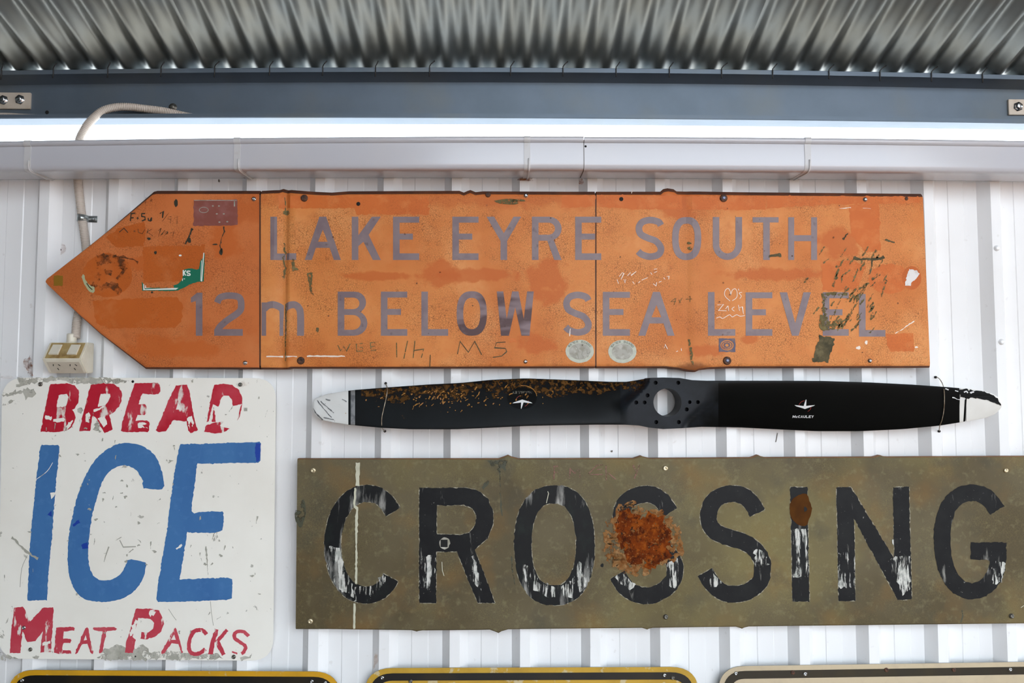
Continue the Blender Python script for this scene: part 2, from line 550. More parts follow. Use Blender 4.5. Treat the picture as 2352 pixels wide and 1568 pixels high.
# ------------------------------------------------------------------ orange arrow sign
OLOC = unp(1230, 846, -.060)
def ospot(cx, cy, rx, ry, c='#BE6028', soft=.22, amt=.75):
    p = unp(cx, cy, -.060) - OLOC
    return (c, (p.x, p.z), (rx * .00119, ry * .00119), soft, amt)
OSP = [ospot(*q) for q in ((1010, 628, 46, 30), (1258, 645, 44, 52), (1230, 790, 42, 24), (1925, 560, 60, 34), (1090, 632, 80, 16), (1720, 780, 18, 10), (1620, 806, 46, 16), (860, 634, 80, 10), (1790, 630, 120, 14), (2040, 520, 40, 60, '#C87840', .4, .5), (680, 800, 60, 30, '#B86028', .4, .5), (1560, 470, 60, 30))]
OSP += [ospot(1230, 452, 1100, 24, '#B85A22', .35, .55), ospot(1585, 850, 40, 16, '#5A3214', .4, .7), ospot(1700, 846, 900, 8, '#8A4A20', .4, .5)]
OSP2 = [ospot(*q) for q in ((360, 795, 60, 26), (440, 800, 60, 18), (300, 605, 100, 16), (520, 550, 34, 46), (560, 480, 60, 30, '#B85C26', .4, .6), (160, 640, 70, 50, '#B4602E', .5, .5))]
M['orange'] = mat('faded_orange_reflective_film', '#D68849', .5, spec=.2, layers=[('#C06A2E', 3.2, .42, .66, .85), ('#E09C60', 5.5, .5, .70, .7), ('#A8552A', 22, .62, .78, .35), ('#D07A40', 70, .4, .7, .4)],
                  crack=('#70401E', 185, .085, .85), bump=(160, .05, (1, 1, 1)), spots=OSP)
M['orange_old'] = mat('browned_orange_film', '#CC7440', .5, spec=.2, layers=[('#BC6430', 4, .4, .66, .8), ('#D28450', 9, .5, .72, .5), ('#A0562C', 25, .6, .78, .4)],
                      crack=('#74401E', 180, .075, .8), bump=(160, .05, (1, 1, 1)), spots=OSP2)
M['edge'] = mat('brown_folded_sign_edge', '#4A2818', .6, layers=[('#6E3A1C', 20, .45, .65, .6)])  # dark brown also paints the shading of the rounded top fold
M['mauve'] = mat('faded_mauve_letter_film', '#7E6C6E', .5, layers=[('#6C585E', 12, .45, .65, .6), ('#8C7A78', 30, .5, .7, .5), ('#4E3A38', 45, .64, .74, .55)])
M['plum'] = mat('dark_plum_letter_film', '#7C6669', .5, layers=[('#44201F', 12, .44, .52, .95, (.35, 1, 1.6), 2.0), ('#6A5456', 40, .5, .7, .5)])
M['unfaded'] = mat('unfaded_orange_patch', '#CB6C30', .5, spec=.2, layers=[('#C0622A', 14, .4, .7, .6), ('#D27C42', 30, .5, .7, .7)], crack=('#7A4220', 185, .06, .5))
M['unfaded2'] = mat('soft_orange_patch', '#C86E38', .45, layers=[('#BE6430', 14, .4, .7, .6), ('#D4824A', 40, .5, .65, .6)], alpha=(26, .44, .54, 1.0))
M['brownfilm'] = mat('brown_glue_patch', '#BE6026', .5, spec=.2, layers=[('#B25A22', 9, .4, .7, .7), ('#C87440', 20, .52, .7, .6)], crack=('#7A4220', 180, .06, .5))
M['glue'] = mat('dark_glue_residue', '#5E3414', .6, alpha=(55, .42, .6, .8))
M['olive'] = mat('olive_primer_scrape', '#574E36', .7, spec=.2, layers=[('#7A6E50', 60, .5, .65, .6), ('#3A3626', 25, .46, .62, .8)])
M['olive_thin'] = mat('thin_olive_scratching', '#685C3A', .7, spec=.2, layers=[('#8A7A52', 50, .45, .65, .6), ('#4A4430', 80, .5, .65, .6)], alpha=(110, .40, .47, 1.0))
M['ink'] = mat('black_marker_ink', '#2E2A1A', .6)
M['inkpale'] = mat('faded_marker_ink', '#5E4426', .6, alpha=(60, .3, .6, .85))
M['scratchwhite'] = mat('white_scratching', '#EADBCB', .6)
M['green'] = mat('green_sticker_print', '#0E6B50', .45)
M['white_ink'] = mat('white_sticker_print', '#E6E8E0', .5)
M['greyring'] = mat('grey_sticker_ring', '#B9BBAA', .5, layers=[('#A6A698', 90, .45, .65, .6)])
M['greysticker'] = mat('weathered_grey_sticker', '#A29E93', .5, layers=[('#85816F', 45, .45, .62, .8), ('#BDB8AE', 60, .5, .65, .7)])
M['greyprint'] = mat('grey_sticker_lettering', '#7C7F70', .5)
M['navy'] = mat('faded_navy_sticker', '#4A4258', .5, layers=[('#7A5A48', 70, .5, .6, .6)])
M['palegreen'] = mat('pale_green_label', '#AEB089', .5)
M['mustard'] = mat('mustard_sticker', '#8A6412', .5)
M['maroon'] = mat('maroon_sticker', '#84483C', .45, layers=[('#97605A', 30, .45, .65, .6)])
M['chip'] = mat('white_paper_remnant', '#DEDAD6', .7, layers=[('#C0B8B0', 60, .55, .65, .6)])

YO = -0.060
osign = thing('road_sign', unp(1230, 846, YO), 'long orange arrow sign reading LAKE EYRE SOUTH above the propeller', 'sign')
OX = lambda px: unp(px, 640, YO).x
CR1 = [(OX(p), d) for p, d in ((628, 0), (645, .0030), (655, .0048), (664, -.0022), (682, -.0008), (700, 0))]
CR2 = [(OX(p), d) for p, d in ((1530, 0), (1560, .0012), (1578, .0026), (1592, -.0008), (1612, -.0008), (1650, 0))]
CUTS = [x for x, _ in CR1 + CR2]
def odent(x, z=0):
    d = 0.0
    if CR1[0][0] < x < CR1[-1][0]: d += interp(CR1, x)
    if CR2[0][0] < x < CR2[-1][0]: d += interp(CR2, x)
    return d
OTOP = [(105, 645), (108, 640), (200, 565), (260, 515), (330, 455), (350, 438), (358, 436), (600, 436), (640, 434), (648, 431), (660, 434), (720, 438), (760, 440), (800, 437), (1055, 436), (1065, 440), (1074, 436), (1080, 434), (1092, 439), (1110, 437), (1300, 438),
        (1518, 438), (1525, 432), (1535, 430), (1549, 432), (1556, 437), (1700, 439), (2119, 443)]
OBOT = [(105, 648), (110, 654), (180, 722), (230, 767), (334, 847), (400, 847), (660, 848), (668, 846), (900, 846), (1300, 845), (1530, 845), (1560, 848), (1582, 853), (1597, 854), (1606, 850), (1630, 847), (1680, 845), (2137, 844)]
def sheet(name, pxs, top, bot, Yf, Yb, m, medge, parent, dent, topround=.010, skew=0.0):
    vr = [0, .006, .013, .022, .034, .06, .15, .3, .5, .7, .85, .95, .975, .99, 1]
    v, f, fm = [], [], []
    n = len(vr)
    for px in pxs:
        yt, yb = interp(top, px), interp(bot, px)
        big = min(1., (yb - yt) / 200.)
        for q in vr:
            xx = px + skew * (q if px > 1900 else 0) * sstep((px - 1900) / 200.)
            p = unp(xx, yt + (yb - yt) * q, Yf)
            d = dent(p.x, p.z)
            if q < .034: d += topround * big * (1 - q / .034) ** 2
            if q > .975: d += .004 * big * ((q - .975) / .025) ** 2
            v.append((p.x, p.y + d, p.z))
    C = len(pxs)
    for i in range(C - 1):
        for k in range(n - 1):
            f.append((i * n + k, i * n + k + 1, (i + 1) * n + k + 1, (i + 1) * n + k)); fm.append(1 if k < 3 or k == n - 2 else 0)  # top and bottom rows take the edge colour as painted fold shading
    loop = [i * n for i in range(C)] + [(C - 1) * n + k for k in range(1, n)] + [i * n + n - 1 for i in range(C - 2, -1, -1)] + [k for k in range(n - 2, 0, -1)]
    b0 = len(v)
    for i in loop: v.append((v[i][0], Yb, v[i][2]))
    Ln = len(loop)
    for k in range(Ln):
        k2 = (k + 1) % Ln
        f.append((loop[k], loop[k2], b0 + k2, b0 + k)); fm.append(1)
    f.append(tuple(b0 + k for k in range(Ln))); fm.append(1)
    o = mesh(name, v, f, m, parent, mats=[medge], fm=fm)
    fixn(o)
    return autosmooth(o, 35)
def cols(a, b, extra, step=60):
    s = {a, b}
    x = a
    while x < b: s.add(x); x += step
    for e in extra:
        if a < e < b: s.add(e)
    return sorted(s)
keyx = [p for p, _ in OTOP + OBOT] + [628, 645, 655, 664, 682, 700, 1530, 1560, 1578, 1588, 1612, 1650]
sheet('panel', cols(105, 595.5, keyx), OTOP, OBOT, YO, -.031, M['orange_old'], M['edge'], osign, odent)
sheet('panel', cols(599, 1367, keyx), OTOP, OBOT, YO, -.031, M['orange'], M['edge'], osign, odent)
sheet('panel', cols(1370, 2119.5, keyx), OTOP, OBOT, YO, -.031, M['orange'], M['edge'], osign, odent, skew=17)
# backing straps behind the two seams
for px in (597.2, 1368.5):
    a, b = unp(px - 14, 448, YO + .004), unp(px + 14, 840, YO + .004)
    o = boxmesh('seam_strap', (a.x, YO + .003, b.z), (b.x, YO + .010, a.z), M['edge'], osign)

SPLIT = {'scrape', 'ink_blot', 'glue_residue', 'scratch', 'chip', 'paint_wear', 'stain'}
def od(name, shapes, m, k=1, label=None):
    if name in SPLIT and 1 < len(shapes) < 30:
        for sh in shapes: od(name, [sh], m, k, label)
        return
    o = decal(name, shapes, YO - .00028 * k, M[m], osign, yfn=odent, cuts=CUTS)
    if label: o['label'] = label
    if len(shapes) > 3 or name == 'graffiti': o['kind'] = 'stuff'
    return o

# letters: each returns a list of shapes (outer loop, holes)
def rect(a, b, c, d): return [(a, b), (c, b), (c, d), (a, d)]
def gE(x0, x1, y0, y1, w, mid=.46, mx=.76):
    ym = y0 + (y1 - y0) * mid; xm = x0 + (x1 - x0) * mx
    return [[[(x0, y0), (x1, y0), (x1, y0 + w * .9), (x0 + w, y0 + w * .9), (x0 + w, ym - w * .45), (xm, ym - w * .45), (xm, ym + w * .45), (x0 + w, ym + w * .45), (x0 + w, y1 - w), (x1, y1 - w), (x1, y1), (x0, y1)]]]
def gL(x0, x1, y0, y1, w):
    return [[[(x0, y0), (x0 + w, y0), (x0 + w, y1 - w), (x1, y1 - w), (x1, y1), (x0, y1)]]]
def gT(x0, x1, y0, y1, w):
    c = (x0 + x1) / 2 + 2
    return [[[(x0, y0), (x1, y0), (x1, y0 + w * .8), (c + w / 2, y0 + w * .8), (c + w / 2, y1), (c - w / 2, y1), (c - w / 2, y0 + w * .8), (x0, y0 + w * .8)]]]
def gH(x0, x1, y0, y1, w):
    m = (y0 + y1) / 2 - 1; h = w * .45
    return [[[(x0, y0), (x0 + w * .9, y0), (x0 + w * .9, m - h), (x1 - w * .9, m - h), (x1 - w * .9, y0), (x1, y0), (x1, y1), (x1 - w * .9, y1), (x1 - w * .9, m + h), (x0 + w * .9, m + h), (x0 + w * .9, y1), (x0, y1)]]]
def gA(x0, x1, y0, y1, w):
    c = (x0 + x1) / 2; t = w * .52; H = y1 - y0
    yb = y0 + H * .72; yh = y0 + H * .58
    def li(y): return c - t + (x0 - (c - t)) * (y - y0) / H
    ww = w * 1.07
    ri = lambda y: 2 * c - li(y)
    ya = y0 + H * (ww / (2 * ((c - t) - x0))) * 1.0
    return [[[(c - t, y0), (c + t, y0), (x1, y1), (x1 - ww, y1), (ri(yb) - ww, yb), (li(yb) + ww, yb), (x0 + ww, y1), (x0, y1)],
             [(c, y0 + H * .30), (ri(yh) - ww, yh), (li(yh) + ww, yh)]]]
def gK(x0, x1, y0, y1, w):
    H = y1 - y0
    return [[[(x0, y0), (x0 + w, y0), (x0 + w, y0 + H * .43), (x1 - w * 1.35, y0), (x1, y0), (x0 + (x1 - x0) * .58, y0 + H * .42), (x1, y1), (x1 - w * 1.2, y1), (x0 + (x1 - x0) * .40, y0 + H * .58), (x0 + w, y0 + H * .68), (x0 + w, y1), (x0, y1)]]]
def gY(x0, x1, y0, y1, w):
    c = (x0 + x1) / 2; H = y1 - y0
    return [[[(x0, y0), (x0 + w * 1.15, y0), (c, y0 + H * .38), (x1 - w * 1.15, y0), (x1, y0), (c + w / 2, y0 + H * .56), (c + w / 2, y1), (c - w / 2, y1), (c - w / 2, y0 + H * .56)]]]
def gV(x0, x1, y0, y1, w):
    c = (x0 + x1) / 2
    return [[[(x0, y0), (x0 + w * 1.12, y0), (c, y1 - w * 1.9), (x1 - w * 1.12, y0), (x1, y0), (c + w * .5, y1), (c - w * .5, y1)]]]
def gW(x0, x1, y0, y1, w):
    W = x1 - x0; c = (x0 + x1) / 2; H = y1 - y0
    return [[[(x0, y0), (x0 + w, y0), (x0 + W * .27, y0 + H * .62), (c - w * .48, y0), (c + w * .48, y0), (x1 - W * .27, y0 + H * .62), (x1 - w, y0), (x1, y0), (x1 - W * .115, y1), (x1 - W * .115 - w * 1.2, y1), (c, y0 + H * .36), (x0 + W * .115 + w * 1.2, y1), (x0 + W * .115, y1)]]]
def gO(x0, x1, y0, y1, w, e=2.5):
    cx, cy, rx, ry = (x0 + x1) / 2, (y0 + y1) / 2, (x1 - x0) / 2, (y1 - y0) / 2
    return [[ell(cx, cy, rx, ry, 40, e), ell(cx, cy, rx - w, ry - w, 40, e)]]
def gS(x0, x1, y0, y1, w):
    W, H = x1 - x0, y1 - y0
    h = w / 2 / W; g = w / 2 / H
    P = [(.93 - h * .4, .20), (.80, g + .045), (.52, g), (.24, g + .045), (h, .25), (.12 + h * .5, .40), (.42, .49), (.72, .57), (1 - h, .73), (.80, 1 - g - .05), (.50, 1 - g), (.22, 1 - g - .05), (.03 + h * .5, .80)]
    return [[stroke([(x0 + a * W, y0 + b * H) for a, b in P], w, 6)]]
def gU(x0, x1, y0, y1, w):
    W = x1 - x0; r = W / 2; c = (x0 + x1) / 2
    outer = [(x0, y0), (x0 + w, y0)] + [(c - (r - w) * math.cos(t), y1 - r * 1.05 + (r * 1.05 - w) * math.sin(t)) for t in [math.pi * i / 16 for i in range(17)]] + [(x1 - w, y0), (x1, y0)]
    outer += [(c + r * math.cos(t), y1 - r * 1.05 + r * 1.05 * math.sin(t)) for t in [math.pi * i / 16 for i in range(17)]]
    return [[outer]]
def bowl(xs, xe, ya, yb, n=10):
    r = (yb - ya) / 2; k = min(r * 1.05, (xe - xs) * .6)
    return [(xe - k + k * math.sin(t), ya + r - r * math.cos(t)) for t in [math.pi * i / n for i in range(n + 1)]]
def gR(x0, x1, y0, y1, w):
    H = y1 - y0; ym = y0 + H * .555
    out = [(x0, y0)] + bowl(x0, x1, y0, ym) [:-1] + [(x0 + (x1 - x0) * .74, ym - 1), (x1, y1), (x1 - w * 1.12, y1), (x0 + (x1 - x0) * .52, ym), (x0 + w, ym), (x0 + w, y1), (x0, y1)]
    hole = [(x0 + w, y0 + w * .9)] + bowl(x0 + w, x1 - w, y0 + w * .9, ym - w * .9) + [(x0 + w, ym - w * .9)]
    return [[out, hole]]
def gB(x0, x1, y0, y1, w):
    H = y1 - y0; ym = y0 + H * .46
    out = [(x0, y0)] + bowl(x0, x1 - w * .2, y0, ym + w * .2)[:-1] + [(x1 - w * .9, ym)] + bowl(x0, x1, ym - w * .2, y1)[1:] + [(x0, y1)]
    h1 = [(x0 + w, y0 + w * .9)] + bowl(x0 + w, x1 - w * 1.2, y0 + w * .9, ym - w * .42) + [(x0 + w, ym - w * .42)]
    h2 = [(x0 + w, ym + w * .46)] + bowl(x0 + w, x1 - w, ym + w * .46, y1 - w * .9) + [(x0 + w, y1 - w * .9)]
    return [[out, h1, h2]]
def g1(x0, x1, y0, y1, w):
    return [[[(x0, y0 + w * .75), (x1 - w * .8, y0), (x1, y0), (x1, y1), (x1 - w, y1), (x1 - w, y0 + w * 1.25), (x0, y0 + w * 1.5)]]]
def g2(x0, x1, y0, y1, w):
    W, H = x1 - x0, y1 - y0; h = w / 2
    top = stroke([(x0 + h * .9, y0 + H * .24), (x0 + W * .2, y0 + H * .12), (x0 + W * .5, y0 + h), (x0 + W * .82, y0 + H * .12), (x1 - h, y0 + H * .29), (x0 + W * .82, y0 + H * .45), (x0 + W * .40, y0 + H * .66), (x0 + W * .16, y0 + H * .82), (x0 + h, y1 - w * .3)], w, 6)
    return [[top], [[(x0, y1 - w), (x1 - 4, y1 - w), (x1 - 4, y1), (x0, y1)]]]
def gm(x0, x1, y0, y1, w):
    W = x1 - x0; c = x0 + W * .5
    a = [(x0, y0 + 3), (x0 + w * .7, y0 + 3), (x0 + w * .7, y1), (x0, y1)]
    s1 = stroke([(x0 + w * .4, y0 + 18), (x0 + W * .16, y0 + 10), (x0 + W * .30, y0 + w * .55), (c - w * .25, y0 + 16), (c, y0 + 30), (c, y1)], w * 1.05, 5)
    s2 = stroke([(c, y0 + 20), (c + W * .14, y0 + 11), (c + W * .28, y0 + w * .55), (x1 - w * .75, y0 + 16), (x1 - w * .5, y0 + 32), (x1 - w * .5, y1)], w * 1.05, 5)
    return [[a], [s1], [s2]]
def gI(x0, x1, y0, y1, w): return [[rect(x0, y0, x1, y1)]]
W1 = 15.2
row1 = [('L', gL, 621, 680.6), ('A', gA, 700, 783), ('K', gK, 808, 874.8), ('E', gE, 902.7, 962.8), ('E', gE, 1039, 1099.2), ('Y', gY, 1117.5, 1197), ('R', gR, 1221.8, 1290), ('E', gE, 1321, 1381),
        ('S', gS, 1460, 1525.7), ('O', gO, 1543.9, 1610.5), ('U', gU, 1637, 1704.5), ('T', gT, 1728.7, 1788.4), ('H', gH, 1810.5, 1876.8)]
for ch, g, a, b in row1:
    d = 1.2 * sstep((a - 1400) / 400)
    od('letter', g(a, b, 497.5 + d, 596.8, W1), 'mauve', 2)
row2 = [('1', g1, 438.5, 465, 672), ('2', g2, 492, 561.7, 671), ('m', gm, 600.7, 698, 691.3), ('B', gB, 775.7, 844, 669.5), ('E', gE, 874.8, 935.5, 669.5), ('L', gL, 967.8, 1029.4, 669.5),
        ('O', gO, 1048.8, 1118.3, 668.5), ('W', gW, 1141, 1226, 669), ('S', gS, 1293.7, 1359, 669.5), ('E', gE, 1384.6, 1447, 670), ('A', gA, 1466, 1549.7, 670), ('L', gL, 1626, 1689, 670.5),
        ('E', gE, 1712.7, 1774, 671), ('V', gV, 1790.8, 1862.5, 671), ('E', gE, 1889.8, 1949.4, 671), ('L', gL, 1973, 2033.6, 675)]
for i, (ch, g, a, b, y0) in enumerate(row2):
    y1 = 770.8 + (2 if i == 15 else 0)
    od('letter', g(a, b, y0, y1, W1), 'plum' if i in (6, 7) else 'mauve', 2)

# unfaded patches where stickers and brackets used to be
def rr(l, a=1.2): return rough(l, a, 6)
for sh in ([(640, 449), (985, 449), (986, 493), (818, 494), (815, 478), (640, 478)], [(1290, 449), (1368, 449), (1366, 474), (1290, 478)], [(1370, 449), (1760, 450), (1758, 482), (1440, 480), (1372, 474)],
           [(1760, 450), (2110, 452), (2112, 466), (1900, 470), (1762, 478)], [(1950, 470), (2018, 468), (2022, 575), (1990, 580), (1955, 540)], [(2035, 768), (2097, 764), (2100, 806), (2046, 808), (2036, 790)],
           [(1885, 600), (1960, 598), (1990, 612), (1968, 665), (1890, 668)], [(1172, 776), (1186, 776), (1186, 787), (1170, 787)]):
    od('unfaded_patch', [[rr(sh)]], 'unfaded', 1)
od('unfaded_patch', [[rr(ell(2042, 640, 47, 34))]], 'unfaded', 1)
od('unfaded_patch', [[ell(2094, 638, 22, 27, 30)]], 'brownfilm', 2)
od('sticker_remnant', [[rough([(2088, 618), (2108, 622), (2112, 628), (2105, 640), (2098, 646), (2090, 656), (2078, 655), (2081, 640), (2086, 628)], 1.0, 3)]], 'chip', 3, 'white torn paper sticker remnant')
# arrow head patches
od('glue_patch', [[rr([(245, 545), (270, 525), (330, 508), (338, 530), (330, 565), (265, 568)])]], 'brownfilm', 1)
od('glue_patch', [[rr(ell(246, 632, 57, 50))]], 'brownfilm', 1)
od('glue_patch', [[rr([(328, 566), (470, 563), (470, 600), (460, 642), (330, 650)])]], 'brownfilm', 1)
od('glue_patch', [[rr([(213, 690), (345, 684), (405, 682), (420, 700), (416, 738), (400, 752), (250, 754), (220, 740)])]], 'brownfilm', 1)
od('glue_patch', [[rr([(340, 686), (410, 684), (420, 702), (414, 740), (400, 751), (345, 752)])]], 'brownfilm', 2)
od('glue_residue', [[rough(stroke([(222, 598), (262, 596), (290, 612)], 22, 5), 2, 4)], [rough(stroke([(228, 618), (222, 645), (214, 662)], 13, 4), 2, 4)], [rough(stroke([(250, 618), (248, 632)], 16, 3), 1.5, 4)],
                    [rough(stroke([(228, 662), (258, 656), (278, 672)], 15, 4), 2, 4)], [rough(stroke([(268, 612), (286, 618), (268, 640)], 8, 4), 1.5, 4)]], 'glue', 3)
od('glue_residue', [[rough(stroke([(242, 587), (290, 592), (318, 603)], 5, 5), 1.4, 4)]], 'glue', 2)
od('label_scrap', [[rough([(191, 629), (194, 633), (196, 642), (203, 652), (210, 657), (217, 659), (218, 668), (214, 673), (204, 668), (193, 652), (187, 636)], .4, 3)]], 'palegreen', 4, 'pale green curved label scrap')
od('label_scrap_print', [[stroke([(199, 650), (205, 659), (212, 665)], 2.2)]], 'ink', 5)
od('square_sticker', [[rough(rect(123, 633, 144, 656), .4, 4)]], 'mustard', 2, 'small mustard yellow square sticker')
mar = od('square_sticker', [[rough([(445, 460), (545, 458), (546, 517), (444, 519)], .5, 5)]], 'maroon', 2, 'maroon rectangular sticker')
od('sticker_print', [[rect(446, 459, 544, 460.6)], [rect(537, 462, 540, 474)], *[[ell(x, y, 2.4, 1.7, 10)] for x, y in ((489, 473), (503, 473), (498, 491), (514, 491), (504, 510), (522, 509))],
                     [ell(468, 482, 11, 7, 20), ell(468, 482, 9.6, 5.6, 20)]], 'greysticker', 3)
# torn green sticker: frame remnant with KS
od('green_sticker', [[rough([(471, 578), (468, 646), (452, 648), (437, 652), (425, 659), (408, 667), (396, 668), (327, 667), (325, 646), (328, 650), (331, 662), (345, 661), (400, 661), (398, 655), (410, 652), (418, 643), (422, 625), (424, 618), (440, 616), (452, 619), (457, 617), (460, 600), (466, 592)], .4, 3)]], 'green', 3, 'torn green sticker with white border line')
od('sticker_print', [[[(469, 580), (467, 580.5), (462, 646), (464.4, 646)]], [[(463.5, 598), (462.3, 598), (460.4, 645), (461.6, 645)]], [[(329, 652), (331, 652), (332, 664), (402, 661), (410, 661), (404, 665), (329, 666)]], [[(333.5, 655), (335, 655), (335.5, 660.5), (350, 661), (333.5, 661.8)]],
                     [stroke([(421, 620), (421, 633)], 2.6)], [stroke([(427, 620.5), (422.5, 626), (426.5, 632.5)], 2.4)], *gS(428, 438, 621, 633.5, 2.7), [rect(418.5, 639.5, 420, 645)], [rect(421.5, 639.5, 425, 641)], [ell(414, 586.5, 3.4, 2.2, 12)]], 'white_ink', 4)
# marker graffiti on the arrow head
C4 = lambda pts: K(270, 440, 8.11, pts)
def gs(strokes, w, m, k=4):
    od('graffiti', [[stroke(s, w)] for s in strokes], m, k)
gs([C4([(255, 395), (238, 550)]), C4([(245, 410), (330, 400)]), C4([(245, 490), (300, 485)]), C4([(515, 405), (450, 410), (450, 460), (510, 470), (515, 520), (450, 545)]), C4([(570, 490), (575, 535), (610, 545), (635, 480)]), C4([(635, 480), (632, 545)])], 2.6, 'ink')
gs([C4([(375, 470), (375, 520)]), C4([(355, 495), (397, 493)]), C4([(30, 755), (120, 680), (195, 765)]), C4([(300, 735), (330, 733)])], 1.7, 'ink')
gs([C4([(790, 410), (850, 365), (838, 490)])], 2.6, 'ink')
gs([C4([(960, 390), (830, 555)]), C4([(1005, 465), (950, 470), (935, 510), (990, 515), (1003, 470), (980, 590)]), C4([(1050, 500), (1115, 465), (1105, 600)]), C4([(380, 690), (390, 760), (460, 785), (510, 700)]), C4([(570, 690), (545, 780)]), C4([(650, 690), (550, 750), (655, 820)]),
    C4([(760, 730), (810, 680), (760, 840)]), C4([(885, 715), (790, 820), (840, 800)]), C4([(940, 745), (890, 750), (880, 790), (935, 785), (940, 750), (860, 835)]), C4([(985, 770), (1045, 745), (1030, 855)]), C4([(530, 100), (515, 230)]), C4([(600, 160), (660, 150)]), C4([(630, 120), (625, 190)])], 1.3, 'inkpale')
od('ink_blot', [[rough(ell(404, 466, 4.6, 9, 14), .4, 3)], [blob(342, 548, 4, 3)], [rough(stroke([(442, 524), (436, 540), (430, 552), (424, 562)], 4.2), 1.2, 3)], [blob(434, 551, 5, 6)], [rough(stroke([(513, 520), (516, 530), (510, 545), (505, 562), (509, 580)], 2.2), .8, 4)], [blob(508, 578, 4, 8)], [blob(494, 561, 6, 1.6)], [blob(357, 580, 3, 4)], [blob(349, 671, 3, 2)]], 'ink', 4)
# scratched initials along the bottom
C5 = lambda pts: K(580, 420, 3.409, pts)
gs([C5([(668, 1270), (690, 1315), (715, 1280), (735, 1318), (765, 1258)]), C5([(862, 1255), (812, 1262), (818, 1318), (862, 1315), (862, 1285), (838, 1288)]), C5([(970, 1245), (922, 1252), (930, 1312), (970, 1308)]), C5([(925, 1282), (962, 1278)])], 1.9, 'olive_thin')
gs([C5([(1128, 1250), (1130, 1365)]), C5([(1215, 1235), (1185, 1375)]), C5([(1272, 1235), (1258, 1370)]), C5([(1262, 1312), (1340, 1300), (1322, 1368)])], 2.2, 'olive_thin')
gs([C5([(1605, 1340), (1625, 1240), (1690, 1325), (1740, 1240), (1795, 1345)]), C5([(1392, 1345), (1388, 1440)])], 1.9, 'olive')
C6 = lambda pts: K(1120, 420, 3.409, pts)
gs([C6([(140, 1245), (70, 1250), (55, 1290), (140, 1295), (150, 1320), (110, 1355), (40, 1365)])], 1.9, 'olive')
od('scratch', [[rough(stroke([(612, 818.5), (683, 818.5)], 3), .5, 8)], [rough(stroke([(704, 818), (792, 818)], 3), .5, 8)]], 'scratchwhite', 3)
# olive scrapes where the film has cracked off
C7 = lambda pts: K(1640, 420, 3.303, pts)
od('scrape', [[rough(C7([(800, 1150), (850, 1165), (915, 1180), (910, 1230), (880, 1300), (870, 1365), (820, 1355), (745, 1360), (765, 1280), (790, 1200)]), 1.3, 4)], [rough(stroke(C7([(1055, 572), (1160, 576), (1210, 580), (1270, 572), (1290, 558)]), 6), 1.2, 4)], [rough(stroke(C7([(1200, 585), (1198, 640), (1182, 690)]), 3), .8, 3)],
              [rough(stroke(C7([(420, 555), (510, 545)]), 6), 1.0, 4)], [rough(stroke(C7([(1300, 430), (1370, 452)]), 3.5), .8, 3)], [rough(stroke(C7([(1015, 380), (980, 430)]), 3.2), .8, 3)]], 'olive', 4, 'dark olive scrape in the orange film')
random.seed(3)
for i in range(85):
    tt = RND.random()
    cx = 1895 + RND.gauss(50, 38); cy = 585 + tt * 180
    cx += (760 - cy) * .12
    L = RND.uniform(6, 26); w = RND.uniform(1.2, 4)
    an = R_(RND.gauss(-58, 9))
    od('scrape', [[rough(stroke([(cx, cy), (cx + L * math.cos(an), cy + L * math.sin(an))], w), .9, 3)]], 'olive_thin', 4)
od('scrape', [[rough(C7([(800, 1000), (840, 990), (880, 1060), (960, 1030), (970, 1095), (830, 1130), (800, 1110)]), 2, 4)], [rough(stroke(C7([(835, 840), (838, 1000)]), 7), 2, 4)], [rough(stroke(C7([(850, 840), (1010, 842)]), 5), 1.6, 4)]], 'olive_thin', 4)
od('scrape', [[rough(stroke([(653, 452), (655, 475), (654, 490)], 2.2), .6, 3)], [blob(657, 488, 8, 6)], [rough(stroke([(652, 556), (653, 575), (650, 600), (655, 615), (651, 640)], 5), 1.6, 4)], [rough(C5([(310, 590), (328, 600), (335, 650), (360, 685), (312, 690)]), .9, 3)], [rough(C5([(425, 705), (470, 700), (462, 820), (478, 880), (455, 870)]), 1, 4)],
              [rough(stroke([(655, 700), (657, 740), (654, 790), (656, 830)], 3), 1.2, 4)], [blob(729, 757, 4, 5)], [rough(stroke([(1582, 780), (1588, 812), (1590, 838)], 5), 1.2, 4)], [blob(1583, 558, 5, 3)], [blob(1585, 570, 5, 4.5)], [blob(1166, 463, 30, 6)], [blob(1190, 460, 16, 3)]], 'olive_thin', 4)
od('scrape', [[blob(RND.uniform(640, 2110), RND.uniform(455, 835), RND.uniform(1, 2.4), RND.uniform(1, 2.4), 8)] for _ in range(70)], 'glue', 3)
